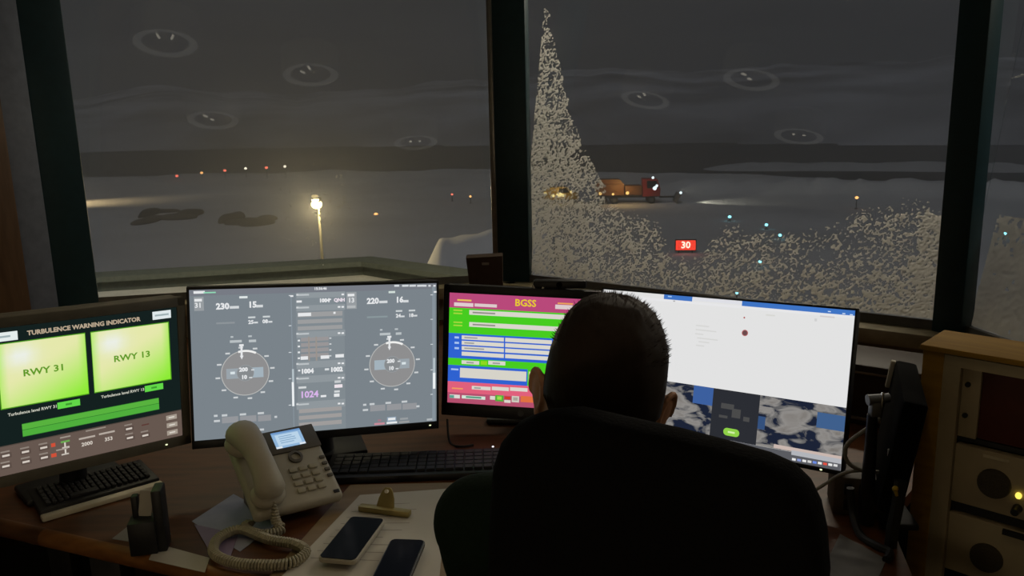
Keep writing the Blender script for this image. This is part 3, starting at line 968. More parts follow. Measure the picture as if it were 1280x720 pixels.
def draw_turb(D):
    g = '8ff04a'
    D.rectl(-D.w / 2, D.h / 2, D.w / 2, -D.h / 2, '14201f')
    zb = D.at(600, 432)[1]
    D.rectl(-D.w / 2, zb, D.w / 2, -D.h / 2, '66574f')
    D.rectl(-D.w / 2, zb, D.w / 2, zb - 0.002, '51463f')
    D.text('TURBULENCE WARNING INDICATOR', 287, 153, 0.0128, 'b9a78f', 0.0005)
    D.box(539, 116, 0.040, 0.018, 'dfe8ea'); D.box(539, 116, 0.030, 0.004, '9fb0b4')
    D.box(8, 190, 0.052, 0.018, 'e4ecec'); D.box(5, 190, 0.03, 0.004, '9fb0b4')
    xa, zt = D.at(0, 222); xb, zb1 = D.at(296, 385); xc, _ = D.at(302, 170); xd, _ = D.at(569, 330)
    zt = D.at(300, 176)[1]; zb1 = D.at(300, 377)[1]; wd = xd - xc
    D.rectl(xb - wd - 0.002, zt + 0.002, xb + 0.001, zb1 - 0.002, '4e9a1c')
    D.rectl(xc - 0.001, zt + 0.002, xd + 0.002, zb1 - 0.002, '4e9a1c')
    # bright panels with screen glare painted in, whiter towards the upper left
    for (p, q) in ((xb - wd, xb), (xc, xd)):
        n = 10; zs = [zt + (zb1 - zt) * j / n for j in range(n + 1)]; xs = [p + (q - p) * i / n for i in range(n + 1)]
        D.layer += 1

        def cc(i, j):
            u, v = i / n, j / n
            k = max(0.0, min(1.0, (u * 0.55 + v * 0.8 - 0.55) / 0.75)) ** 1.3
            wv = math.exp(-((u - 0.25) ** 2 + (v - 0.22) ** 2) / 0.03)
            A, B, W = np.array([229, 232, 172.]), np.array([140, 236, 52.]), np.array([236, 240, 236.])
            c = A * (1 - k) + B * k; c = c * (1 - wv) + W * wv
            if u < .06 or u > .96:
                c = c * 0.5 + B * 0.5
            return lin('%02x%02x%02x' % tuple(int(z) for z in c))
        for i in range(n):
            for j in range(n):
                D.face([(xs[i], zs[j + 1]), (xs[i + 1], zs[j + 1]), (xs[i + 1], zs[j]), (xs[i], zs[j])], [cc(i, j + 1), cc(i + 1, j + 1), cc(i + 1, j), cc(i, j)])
    zc = (zt + zb1) / 2
    D.textl('RWY 31', (2 * xb - wd) / 2, zc, 0.019, '5f9a24', 0.0005, 1.15); D.textl('RWY 13', (xc + xd) / 2, zc, 0.019, '5f9a24', 0.0005, 1.15)
    D.text('Turbulence level RWY 31', 110, 435, 0.0085, 'c8cabc', 0.0002); D.box(229, 413, 0.043, 0.014, '62d848'); D.box(229, 413, 0.012, 0.004, '3f9a30')
    D.text('Turbulence level RWY 13', 410, 377, 0.0085, 'c8cabc', 0.0002); D.box(513, 358, 0.040, 0.014, '62d848'); D.box(513, 358, 0.012, 0.004, '3f9a30')
    x0, za = D.at(72, 478); x1, _ = D.at(529, 405); _, zc1 = D.at(300, 437); _, zc2 = D.at(300, 476)
    D.rectl(x0, zc1 + 0.001, x1, zc2 - 0.001, '2f7a2c'); D.rectl(x0, zc1, x1, (zc1 + zc2) / 2 + 0.0012, '58b23e'); D.rectl(x0, (zc1 + zc2) / 2, x1, zc2, '4fae3c')
    for (x, y) in ((571, 457), (573, 482), (574, 507)):
        D.box(x, y, 0.024, 0.011, 'a59a8e'); D.box(x, y, 0.013, 0.003, 'd8d2c8')
    for (x, y) in ((20, 585), (20, 620), (85, 572), (87, 605), (146, 558), (148, 591), (430, 495), (433, 525), (484, 517)):
        D.box(x, y, 0.019, 0.011, '5a4c45'); D.box(x - 1, y, 0.013, 0.0042, 'd2c8be'); D.box(x - 4, y - 13, 0.016, 0.003, '8f847b')
    D.text('2000', 289, 545, 0.011, 'd8cfc4', 0.0003); D.text('353', 361, 529, 0.011, 'd8cfc4', 0.0003)
    D.box(289, 524, 0.032, 0.004, 'b5aaa0'); D.box(355, 508, 0.032, 0.004, 'b5aaa0'); D.box(318, 496, 0.04, 0.003, '958a80'); D.box(483, 481, 0.016, 0.003, '5c3a34')
    D.box(176, 549, 0.008, 0.008, 'd05038'); D.box(178, 583, 0.010, 0.008, 'd05038')
    D.box(216, 557, 0.003, 0.028, 'd8d0c6'); D.box(218, 557, 0.014, 0.004, 'c8c0b6'); D.box(216, 537, 0.017, 0.004, '6aa850'); D.box(216, 579, 0.014, 0.003, 'c8c0b6'); D.box(205, 563, 0.022, 0.003, 'a0968c'); D.box(216, 522, 0.02, 0.003, 'a0968c')


def draw_wind(D):
    D.rectl(-D.w / 2, D.h / 2, D.w / 2, -D.h / 2, '7a838a')
    _, ztop = D.at(500, 84); D.rectl(-D.w / 2, D.h / 2, D.w / 2, ztop, '777b84')
    D.rect(436, 95, 452, 655, '87929b'); D.rect(1015, 60, 1027, 610, '87929b')
    D.rect(456, 85, 662, 640, '818a90')
    D.text('15:36:46', 558, 68, 0.0085, WHITE, 0.0003); D.box(62, 83, 0.024, 0.006, WHITE); D.box(105, 84, 0.026, 0.003, '8fd8b4'); D.box(243, 103, 0.018, 0.005, 'dfe6e6'); D.box(850, 82, 0.016, 0.005, 'd2ded8')
    for x, w_ in ((870, .012), (905, .016), (935, .016), (968, .018), (985, .008), (1004, .006), (1024, .006)):
        D.box(x, 56, w_, 0.0045, 'd6dade')
    for (x0, y0, x1, y1) in ((40, 102, 82, 158), (664, 82, 706, 150)):
        D.rect(x0, y0, x1, y1, '979ca0')
    D.box(58, 115, 0.016, 0.006, WHITE); D.text('31', 58, 137, 0.0155, WHITE, 0.0004); D.box(683, 94, 0.016, 0.006, WHITE); D.text('13', 684, 116, 0.0155, WHITE, 0.0004); D.box(684, 142, 0.02, 0.006, 'b4b8ba')
    D.text('230', 158, 141, 0.019, WHITE, 0.0009); D.box(206, 144, 0.02, 0.006, 'd4d8da'); D.text('15', 280, 134, 0.019, WHITE, 0.0009); D.box(309, 139, 0.015, 0.006, 'd4d8da')
    D.text('220', 772, 119, 0.019, WHITE, 0.0009); D.box(815, 122, 0.02, 0.006, 'd4d8da'); D.text('16', 881, 114, 0.019, WHITE, 0.0009); D.box(907, 119, 0.013, 0.006, 'd4d8da')
    for (x, y, s_) in ((277, 185, 0), (337, 182, 0), (879, 159, 0), (932, 157, 0)):
        D.box(x, y, 0.016, 0.004, 'ccd2d4')
    D.text('25', 274, 205, 0.012, WHITE, 0.0005); D.text('08', 332, 202, 0.012, WHITE, 0.0005); D.text('24', 876, 179, 0.012, WHITE, 0.0005); D.text('18', 928, 177, 0.012, WHITE, 0.0005)
    for (x, y) in ((294, 206), (353, 203), (894, 181), (946, 178)):
        D.box(x, y, 0.009, 0.004, 'd4d8da')
    D.box(170, 208, 0.04, 0.004, '8d9499'); D.box(790, 183, 0.05, 0.004, '8a989c')
    for (x, y, w_) in ((196, 265, .006), (270, 262, .008), (212, 283, .026), (280, 281, .016), (806, 236, .006), (868, 233, .008), (822, 253, .026), (877, 251, .014)):
        D.box(x, y, w_, 0.006 if w_ > .01 else .004, 'b9c0c3')
    for side, (x, y), (rx, ry) in ((0, (251, 412), (151, 412)), (1, (851, 376), (757, 376))):
        cx, cz = D.at(x, y); r = abs(D.at(rx, ry)[0] - cx)
        D.disc(cx, cz, r, '8e8e8f'); D.ring(cx, cz, r - 0.0018, r, 'b9bab8')
        D.rectl(cx - r * 0.78, cz + 0.012, cx - r * 0.22, cz - 0.012, '9aa4ab' if side == 0 else 'a3b2bc'); D.rectl(cx + r * 0.22, cz + 0.012, cx + r * 0.75, cz - 0.012, 'a3b2bc' if side == 0 else '9aa4ab')
        sx = -1 if side == 0 else 1
        D.box(x + sx * (52 if side == 0 else 47), y - (0 if side == 0 else 4), 0.010, 0.006, 'd8e2e6')
        D.disc(cx, cz, r * 0.36, '878b8e'); D.ring(cx, cz, r * 0.34, r * 0.36, '9a9fa2')
        D.ring(cx, cz, r * 0.93, r * 1.02, 'f0f0ee', R(62), R(106), 16)
        D.textl('200', cx - 0.004, cz + 0.008, 0.0125, WHITE, 0.0007); D.textl('10', cx - 0.003, cz - 0.010, 0.0125, WHITE, 0.0007)
        D.rectl(cx + 0.013, cz + 0.008, cx + 0.02, cz + 0.005, 'd4d8da'); D.rectl(cx + 0.008, cz - 0.010, cx + 0.015, cz - 0.013, 'd4d8da')
        for k in range(12):
            a_ = R(90 + 30 * k + 8); px, pz = cx + r * 1.14 * math.cos(a_), cz + r * 1.14 * math.sin(a_)
            D.rectl(px - 0.005, pz + 0.002, px + 0.005, pz - 0.002, 'ccd0d2')
        ax, az = cx - 0.007, cz + r * 1.0
        D.rectl(ax - 0.0022, az + 0.012, ax + 0.0022, az - 0.014, WHITE); D.rectl(ax - 0.005, az + 0.015, ax + 0.005, az + 0.010, WHITE); D.layer += 1; D.face([(ax - 0.004, az - 0.012), (ax, az - 0.021), (ax + 0.004, az - 0.012)], WHITE)
    D.rect(155, 592, 222, 612, '94969a'); D.rect(229, 588, 296, 608, '94969a'); D.rect(302, 585, 356, 605, '94969a'); D.rect(760, 544, 822, 564, '94969a'); D.rect(828, 540, 888, 560, '94969a'); D.rect(892, 537, 950, 557, '94969a')
    for (x, y, w_) in ((130, 586, .008), (166, 584, .012), (241, 580, .014), (314, 575, .014), (135, 607, .013), (738, 541, .008), (768, 538, .012), (834, 533, .014), (900, 528, .014), (741, 562, .013), (955, 547, .008), (375, 590, .006), (318, 642, .01), (185, 668, .01)):
        D.box(x, y, w_, 0.005, 'c6cbce')
    for y, h_ in ((497, 100),):
        D.rect(440, 448, 451, 546, 'eef2f4'); D.rect(441, 395, 450, 448, 'b6c2c8'); D.rect(1016, 410, 1026, 475, 'eef2f4'); D.rect(1017, 350, 1025, 410, 'b6c2c8')
    for y in (95, 218, 327, 434, 542):
        D.box(433, y, 0.006, 0.002, 'd0d6da')
    for y in (92, 192, 294, 398, 498):
        D.box(1011, y, 0.006, 0.002, 'd0d6da')
    D.box(440, 97, 0.007, 0.004, WHITE); D.box(1025, 80, 0.007, 0.004, WHITE)
    # middle column
    for y in (92, 144, 251, 374, 433, 538):
        D.rect(459, y - 8, 658, y + 8, '8f979c'); D.box(463, y, .005, .004, 'd0d4d6'); D.box(489, y, 0.024, 0.004, 'bcc2c5')
        if y > 100:
            D.box(633, y - 3, .006, .004, WHITE); D.box(648, y - 3, .006, .004, WHITE)
    D.box(648, 90, .006, .004, WHITE)
    D.box(470, 119, 0.012, 0.005, WHITE); D.text('1004', 573, 115, 0.012, WHITE, 0.0008); D.box(596, 110, .005, .003, WHITE); D.text('QNH', 634, 113, 0.011, 'eadfe8', 0.0006)
    for (y0, y1) in ((160, 180), (190, 207), (217, 234)):
        D.box(556, (y0 + y1) / 2, 0.1035, (y1 - y0) * 0.00056, '9c9d9e')
    D.box(492, 172, 0.030, 0.008, WHITE); D.box(614, 165, .005, .005, WHITE)
    for j in range(4):
        D.box(534, 272 + j * 22, 0.064, 0.0088, '999697'); D.box(469, 278 + j * 24, .005, .004, WHITE); D.box(597, 268 + j * 24, .005, .003, 'd0d4d6')
    for x in (510, 540):
        D.rect(x - 4, 262, x + 4, 360, '9a938d')
    D.box(491, 349, 0.017, .008, WHITE); D.box(575, 345, 0.02, .008, WHITE); D.box(635, 340, 0.02, .008, WHITE)
    D.text('1004', 503, 403, 0.0145, WHITE, 0.001); D.box(470, 400, .005, .004, WHITE); D.text('1002', 622, 396, 0.0145, WHITE, 0.001); D.box(583, 395, .01, .005, 'd8dcde')
    D.text('1024', 511, 498, 0.0215, 'd9b4ea', 0.0007); D.box(483, 469, .018, .005, 'd4d8da'); D.box(569, 504, .013, .005, WHITE)
    D.box(627, 445, .015, .006, 'c8ccce'); D.box(630, 463, .019, .008, 'efe4ea'); D.box(624, 485, .013, .005, 'd4d8da'); D.box(623, 500, .013, .008, WHITE)
    for (y0, y1) in ((551, 568), (578, 595), (606, 624)):
        D.box(557, (y0 + y1) / 2, 0.100, (y1 - y0) * 0.00056, '9f9c9b')
    D.rect(828, 590, 865, 610, '8fa2b4'); D.box(847, 597, .018, .006, WHITE); D.box(797, 603, .008, .005, 'a07884'); D.rect(776, 614, 818, 619, 'c88a98'); D.rect(826, 610, 869, 614, WHITE); D.rect(876, 607, 918, 611, '9a9c9e'); D.box(897, 596, .02, .005, '989da0'); D.box(1001, 599, .014, .005, 'b0b6ba')


def draw_form(D):
    pink, green, blue = 'b8497a', '47cc20', '2f62d0'; fld = 'd9d6cc'
    D.rectl(-D.w / 2, D.h / 2, D.w / 2, -D.h / 2, 'c05570')
    L_ = -D.w / 2; Rr_ = D.w / 2
    zz = lambda y: D.at(200, y)[1]
    D.rectl(L_, D.h / 2, Rr_, zz(165), pink); D.rectl(L_, zz(165), Rr_, zz(280), green); D.rectl(L_, zz(280), Rr_, zz(392), blue); D.rectl(L_, zz(392), Rr_, zz(424), green)
    xm = D.at(430, 460)[0]
    D.rectl(L_, zz(424), Rr_, zz(498), green); D.rectl(L_, zz(424), xm, zz(498), blue); D.rectl(L_, zz(498), Rr_, zz(548), 'e0607c'); D.rectl(L_, zz(548), Rr_, -D.h / 2, 'b4506e')
    D.text('BGSS', 421, 141, 0.0255, 'e8c828', 0.0006)
    D.box(146, 127, 0.038, 0.0045, 'e8c05a'); D.rect(100, 136, 186, 157, 'e0ccd0'); D.rect(192, 141, 292, 160, 'dccacb'); D.rect(555, 146, 680, 172, 'dccacb'); D.box(600, 142, 0.04, 0.004, 'e8a05a')
    for k, (y, t_) in enumerate(((181, ''), (235, ''))):
        zc = D.at(170, y)[1]
        D.rectl(D.at(168, y)[0], zc + 0.0063, D.at(640, y)[0], zc - 0.0063, fld); D.rectl(D.at(183, y)[0], zc + 0.002, D.at(285, y)[0], zc - 0.002, '8d8d86')
        for j in (-6, 8):
            D.box(117, y + j - 3, 0.024, 0.0035, 'a8d840')
    for j, y in enumerate((297, 321, 345, 370)):
        zc = D.at(200, y)[1]
        D.rectl(D.at(134, y)[0], zc + 0.0054, D.at(324, y)[0], zc - 0.0054, fld); D.rectl(D.at(330, y)[0], zc + 0.0054, D.at(540, y)[0], zc - 0.0054, fld)
        if j < 3:
            D.box(112, y - 3, 0.012, 0.0055, 'a8c4f0'); D.rectl(D.at(146, y)[0], zc + 0.0018, D.at((205, 190, 235)[j], y)[0], zc - 0.0018, '9a9a98')
    D.rect(134, 396, 213, 417, fld); D.rect(254, 398, 330, 420, fld); D.box(172, 407, .02, .004, '9a9a98'); D.box(290, 410, .02, .004, '9a9a98'); D.rect(220, 399, 248, 418, '8fd820')
    D.rect(127, 430, 424, 492, 'd6d3c9'); D.box(103, 437, 0.02, 0.0045, 'a8c4f0'); D.rect(436, 447, 480, 500, 'c8d890')
    D.rect(180, 511, 264, 532, fld); D.rect(270, 514, 346, 535, fld); D.rect(352, 517, 430, 538, fld); D.box(115, 523, 0.03, 0.004, 'f09a60'); D.box(205, 521, .018, .004, '9a9a98')
    D.rect(80, 549, 126, 568, 'dcd8d4'); D.rect(80, 552, 100, 566, '5aa090'); D.rect(135, 553, 240, 574, 'd4e4d8'); D.box(188, 563, 0.042, 0.005, '5a9a80')
    D.rect(262, 556, 284, 574, fld); D.rect(286, 552, 322, 582, '4fae3a'); D.rect(294, 558, 314, 574, '9ae04a'); D.rect(328, 558, 354, 572, 'd03a2a'); D.rect(326, 574, 354, 588, fld); D.rect(360, 556, 392, 586, 'd0ccc0'); D.rect(366, 562, 386, 578, 'a8a498'); D.rect(400, 556, 470, 588, 'e07040')


def draw_browser(D):
    D.rectl(-D.w / 2, D.h / 2, D.w / 2, -D.h / 2, 'e2e2e2')
    z_ = lambda x, y: D.at(x, y)[1]
    zs = z_(880, 470)                       # lower edge of the white page
    zbar = z_(868, 655)
    D.layer += 1
    D.face([(-D.w / 2, zbar), (D.w / 2, zbar), (D.w / 2, zs), (-D.w / 2, zs)], '303030', 1)
    x1 = D.at(348, 88)[0]; x2 = D.at(520, 105)[0]; x0 = D.at(250, 80)[0]
    D.rectl(x0, z_(890, 130), x1, z_(890, 152), '3f74c4'); D.rectl(x1, z_(890, 130), x2, z_(890, 146), 'dfe0e6'); D.rectl(x2, z_(890, 130), D.w / 2, z_(890, 150), '3f74c4')
    D.rectl(x0 - 0.06, z_(890, 150), D.w / 2, z_(890, 160), 'e6e6e8')
    for x, y in ((822, 137), (872, 144), (898, 148)):
        D.box(x, y, .006, .002, 'cfe0f4')
    D.box(270, 85, .01, .003, '9fc0ea'); D.box(285, 101, .005, .003, 'b0b0b0'); D.box(618, 150, .02, .003, 'd6d6d2'); D.box(815, 155, .03, .003, 'd2cccc'); D.box(775, 166, .005, .006, 'cfcfcf')
    for (x, y, w_) in ((383, 187, .032), (395, 203, .05), (372, 215, .02), (400, 232, .05), (388, 243, .026), (375, 255, .02)):
        D.box(x, y, w_, .0025, 'd4d4d2')
    cx, cz = D.at(530, 211); D.disc(cx, cz, 0.0068, '6a4a4c'); D.ring(cx, cz, 0.0055, 0.0072, 'b86a6a'); cx, cz = D.at(528, 158); D.disc(cx, cz, 0.002, 'b06060'); D.disc(*D.at(497, 74), 0.0001, 'ffffff')
    # tinted tiles over the satellite picture
    D.layer += 1
    xa, xb = D.at(350, 440)[0], D.at(418, 450)[0]
    D.rectl(xa, zs, xb, zs - 0.041, '3c5f9e'); xc, xd = D.at(418, 480)[0], D.at(575, 520)[0]
    D.rectl(xb, zs, xd, zbar, '2b2d33'); xe, xf = D.at(780, 500)[0], D.at(878, 520)[0]
    D.rectl(xe, z_(830, 492), D.w / 2, z_(830, 546), '3f5f8c'); D.rectl(xd, z_(590, 500), xd + 0.016, z_(590, 545), '34507c')
    for (x, y, w_, h_) in ((470, 465, .03, .012), (500, 490, .02, .02), (455, 500, .02, .006), (535, 510, .014, .01)):
        D.box(x, y, w_, h_, '4a4a4a')
    cx, cz = D.at(483, 555); D.disc(cx - 0.010, cz, 0.0085, '8fd048'); D.disc(cx + 0.010, cz, 0.0085, '8fd048'); D.rectl(cx - 0.010, cz + 0.0085, cx + 0.010, cz - 0.0085, '8fd048'); D.rectl(cx - 0.008, cz + 0.002, cx + 0.008, cz - 0.002, 'd2f0a8')
    D.rect(330, 556, 505, 590, '5a5a5a')
    for k in range(5):
        D.box(358 + 30 * k, 566 + 5 * k, .008, .005, 'bfbfbf'); D.box(362 + 30 * k, 577 + 5 * k, .012, .002, 'a0a0a0')
    D.rectl(-D.w / 2, zbar, D.w / 2, -D.h / 2, '5a5b60')
    D.rectl(D.at(628, 625)[0], zbar + 0.010, D.w / 2, zbar + 0.002, 'c9b6ae'); D.rectl(D.at(690, 640)[0], zbar + 0.004, D.w / 2, zbar - 0.006, 'b2b4ba')
    for k, c in enumerate(('58b058', 'd85848', 'e8c040', '4a90e0', '9ac8f0', 'e6e6e6', 'e0e0e0')):
        x = 248 + k * 21; D.box(x, 569 + k * 4.1, .009, .009, c)
    for k in range(9):
        D.box(700 + k * 18, 648 + k * 2.6, .008, .005, ('e6e6e6', '8a9ad0', 'e6e6e6', 'd0d0d0', '6a8ae0', 'e6e6e6', 'e05040', 'e6e6e6', 'd8d8d8')[k])


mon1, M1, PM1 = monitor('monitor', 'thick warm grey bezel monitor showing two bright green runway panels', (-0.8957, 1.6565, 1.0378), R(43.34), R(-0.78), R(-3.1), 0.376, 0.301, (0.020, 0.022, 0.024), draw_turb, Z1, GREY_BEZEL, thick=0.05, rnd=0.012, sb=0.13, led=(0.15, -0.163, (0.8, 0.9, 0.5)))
mon2, M2, PM2 = monitor('monitor', 'slim black monitor showing grey wind dials behind the phone', (-0.4626, 1.8833, 1.0212), R(18.67), R(3.94), R(-3.41), 0.57, 0.35, (0.006, 0.007, 0.020), draw_wind, Z2, BLACK, led=(0.268, -0.184, (1.0, 0.95, 0.85)))
mon3, M3, PM3 = monitor('monitor', 'black monitor showing a pink, green and blue form beside the head', (0.0246, 2.0928, 0.9655), R(-7.03), R(4.05), R(-2.67), 0.40, 0.30, (0.016, 0.022, 0.036), draw_form, Z3, BLACK)
mon4, M4, PM4 = monitor('monitor', 'slim black monitor showing a white page and satellite picture', (0.4538, 1.8029, 0.9932), R(-35.49), R(13.87), R(1.53), 0.597, 0.336, (0.004, 0.005, 0.010), draw_browser, Z4, BLACK, extra=(map_mat(),), led=(0.26, -0.173, (0.7, 0.8, 0.9)))
logo = MB().frustum((0, -0.0035, -0.168), (0, -0.0025, -0.168), 0.008, seg=20, M=M3).build('badge', mat('badge_grey', '3a3a3e', 0.3), mon3)

# ------------------------------------------------------------------ keyboards
def keyboard(name, label, c, rz, w, d, m, rows=5, cols=18, lip=None):
    t = thing(name, label, 'keyboard', c, rz)
    MB().box((0, 0, 0.009), (w, d, 0.018), bevel=0.005).build('tray', m, t)
    ks = MB(); kw = (w - 0.03) / cols; kd = (d - 0.035) / rows
    for i in range(rows):
        for j in range(cols):
            if i == 0 and 4 <= j <= 8:
                if j == 6:
                    ks.box((-w / 2 + 0.015 + kw * 6.5, -d / 2 + 0.015 + kd * 0.5, 0.0215), (kw * 5 - 0.003, kd - 0.003, 0.007), bevel=0.0012, seg=1)
                continue
            ks.box((-w / 2 + 0.015 + kw * (j + 0.5), -d / 2 + 0.015 + kd * (i + 0.5), 0.0215), (kw - 0.003, kd - 0.003, 0.007), bevel=0.0012, seg=1)
    ks.build('keys', mat('key_black', '1d1d20', 0.6), t)
    return t


kp = (on_z(412, 605, DESK_Z) + on_z(412, 567, DESK_Z)) / 2
k1 = keyboard('keyboard', 'long black keyboard lying below the wind dial monitor', (-0.24, 1.872, DESK_Z), R(2), 0.44, 0.145, BLACK)
MB().ball((0.185, 0.058, 0.0265), (0.003, 0.003, 0.002), seg=8).build('indicator_light', glow('kb_led', (0.95, 0.95, 1.0), 1.2), k1)

# ------------------------------------------------------------------ desk phone
PH = panel_matrix((-0.5041, 1.677, 0.8372), R(40.88), R(58.15), R(-5.72))   # face of the phone
pl_ = PH.to_translation(); prz = R(40.88); PB = (pl_.x, pl_.y, DESK_Z)
t = thing('desk_phone', 'ivory office telephone with corded handset and small lit screen', 'telephone', PB, prz)
MP = base_inv(PB, prz) @ PH
W_, H_ = 0.196, 0.206
MB().box((0, 0.014, 0), (W_, 0.028, H_), bevel=0.010, seg=3, M=MP).build('body', BEIGE_PHONE, t)
st = MB()
pts_ = [MP @ Vector((x, 0.028, z)) for x, z in ((-0.07, 0.08), (0.07, 0.08), (0.07, -0.04), (-0.07, -0.04))]
lo_ = [Vector((p.x, p.y + 0.01, 0.0)) for p in pts_]
vs1 = [st.bm.verts.new(p) for p in pts_]; vs2 = [st.bm.verts.new(p) for p in lo_]
st.bm.faces.new(vs1); st.bm.faces.new(vs2)
for i in range(4):
    st.bm.faces.new((vs1[i], vs1[(i + 1) % 4], vs2[(i + 1) % 4], vs2[i]))
st.build('stand', BEIGE_DARK, t, smooth=False)
sp_ = MB(); sp_.box((0.033, -0.001, 0.071), (0.130, 0.006, 0.066), bevel=0.003, M=MP); sp_.build('screen_surround', BEIGE_DARK, t)
sc_ = Display(PH, 0.068, 0.046)
sc_.V = []; sc_.layer = 0


def ph_screen(D):
    D.rectl(-0.034, 0.023, 0.034, -0.023, '8fb4d8'); D.rectl(-0.027, 0.015, 0.027, -0.017, 'b9d3e8'); D.rectl(-0.034, 0.023, 0.034, 0.018, '6f98c8')
    for z in (0.009, 0.003, -0.003, -0.009):
        D.rectl(-0.02, z + 0.0012, 0.02 - abs(z), z - 0.0012, '86a8c8')
    D.rectl(-0.034, -0.018, -0.02, -0.023, 'dfe8ee'); D.rectl(0.02, -0.018, 0.034, -0.023, 'dfe8ee')


ph_screen(sc_); sc_.build(t, MP @ Matrix.Translation((0.030, -0.0045, 0.073)), 'screen')
nav = MB(); nav.lathe([(0.016, 0), (0.016, 0.004), (0.010, 0.005), (0.010, 0)], seg=24, M=MP @ Matrix.Translation((0.030, 0.0, 0.022)) @ Matrix.Rotation(PI / 2, 4, 'X')); nav.build('navigation_ring', BEIGE_DARK, t)
for i in range(4):
    for j in range(3):
        MB().box((0.012 + j * 0.023, -0.002, -0.012 - i * 0.0185), (0.018, 0.006, 0.0125), bevel=0.002, M=MP).build('key', mat('key_ivory', '999380', 0.5, var=0.03), t)
for i in range(4):
    MB().box((0.086, -0.002, 0.006 - i * 0.017), (0.012, 0.005, 0.008), bevel=0.0015, M=MP).build('function_key', BEIGE_DARK, t)
MB().box((0.084, -0.0008, -0.089), (0.013, 0.003, 0.008), bevel=0.001, M=MP).build('badge', BLACK, t)
hs = MB()
hpts = [(-0.072, -0.020, 0.100), (-0.072, -0.040, 0.078), (-0.068, -0.050, 0.04), (-0.065, -0.050, -0.01), (-0.064, -0.043, -0.055), (-0.064, -0.026, -0.082)]
sm = spline([Vector(p) for p in hpts], 6)
rad = np.interp(np.linspace(0, 1, len(sm)), [0, .12, .3, .5, .7, .88, 1], [0.020, 0.031, 0.027, 0.022, 0.023, 0.027, 0.018])
hs.tube([(0, 0, 0)] * 0 + [(p.x, p.y, p.z) for p in sm], list(rad), seg=18)
hs.ball((-0.072, -0.017, 0.074), (0.033, 0.022, 0.034)); hs.ball((-0.064, -0.014, -0.066), (0.031, 0.02, 0.031))
for v in hs.bm.verts:
    v.co = MP @ Vector((-0.066 + (v.co.x + 0.066) * 1.2, v.co.y, v.co.z))
hs.build('handset', BEIGE_PHONE, t)
sl = MB()
for i in range(3):
    sl.box((-0.036 - 0.0, -0.0325 + i * 0.004, 0.012 + 0.004 * i), (0.003, 0.008, 0.010), M=MP)
sl.build('cradle_slots', BEIGE_DARK, t)
# coiled cord
start = MP @ Vector((-0.060, -0.024, -0.092))
cpx = [(345, 652), (352, 662), (328, 668), (298, 662), (272, 674), (268, 692), (292, 703), (325, 706), (362, 704), (382, 690), (368, 680), (335, 674), (306, 660), (318, 652)]
inv = base_inv(PB, prz)
pathw = [start] + [inv @ on_z(u, v, DESK_Z + (0.016 if 0 < i else 0.03)) for i, (u, v) in enumerate(cpx)]
core = spline(pathw, 10); LENS = [0]
for p, q in zip(core, core[1:]):
    LENS.append(LENS[-1] + (q - p).length)
tot = LENS[-1]; turns = int(tot / 0.0062); hel = []
N_ = turns * 7
xs = np.interp(np.linspace(0, tot, N_), LENS, [p.x for p in core]); ys = np.interp(np.linspace(0, tot, N_), LENS, [p.y for p in core]); zs_ = np.interp(np.linspace(0, tot, N_), LENS, [p.z for p in core])
for i in range(N_):
    j = min(i + 1, N_ - 1); k = max(i - 1, 0)
    T_ = Vector((xs[j] - xs[k], ys[j] - ys[k], zs_[j] - zs_[k])).normalized(); s1 = T_.cross(Vector((0, 0, 1))); s1 = s1.normalized() if s1.length > 1e-5 else Vector((1, 0, 0)); s2 = s1.cross(T_)
    a_ = 2 * PI * i / 7; rr = 0.0085 * min(1, i / 40, (N_ - 1 - i) / 20 + 0.2)
    hel.append(Vector((xs[i], ys[i], zs_[i])) + (s1 * math.cos(a_) + s2 * math.sin(a_)) * rr)
MB().tube(hel, 0.0028, seg=6).build('coiled_cord', mat('ivory_cord', '9d9680', 0.6), t)

# ------------------------------------------------------------------ papers, clipboard, phones, holder
def sheet(name, px, z, m, label, cat, group=None, th=0.0012, curl=0.0):
    P_ = [on_z(u, v, z) for u, v in px]; c = sum(P_, Vector((0, 0, 0))) / len(P_)
    q = MB(); lo = [q.bm.verts.new((p.x - c.x, p.y - c.y, 0)) for p in P_]; hi = [q.bm.verts.new((p.x - c.x, p.y - c.y, th)) for p in P_]; n = len(P_)
    q.bm.faces.new(lo[::-1]); q.bm.faces.new(hi)
    for i in range(n):
        q.bm.faces.new((lo[i], lo[(i + 1) % n], hi[(i + 1) % n], hi[i]))
    ob = q.build(name, m, smooth=False); ob.location = (c.x, c.y, z)
    return tag(ob, label, cat, group)


BLUEP = mat('bluish_paper', '9a9bb4', 0.7, var=0.05); LILAC = mat('lilac_paper', '8a7a9a', 0.7, var=0.05)
sheet('paper_sheet', [(240, 652), (292, 618), (352, 650), (300, 690)], DESK_Z + 0.0002, BLUEP, 'bluish paper sheet half under the desk phone', 'paper')
sheet('paper_sheet', [(196, 680), (262, 698), (256, 716), (186, 700)], DESK_Z + 0.0002, PAPER, 'cream paper strip at the desk edge by the black holder', 'paper')
sheet('paper_sheet', [(243, 656), (298, 668), (288, 696), (262, 690)], DESK_Z + 0.0018, LILAC, 'lilac paper sheet at the phone cord loop', 'paper')
cz = DESK_Z + 0.0002
cb = [(372, 690), (440, 612), (566, 606), (556, 760), (340, 760)]
P_ = [on_z(u, v, cz) for u, v in ((330, 730), (438, 608), (570, 605), (556, 745))]; c = sum(P_, Vector((0, 0, 0))) / 4
t = thing('clipboard', 'clipboard with white papers under a brassy clip', 'clipboard', (c.x, c.y, cz))
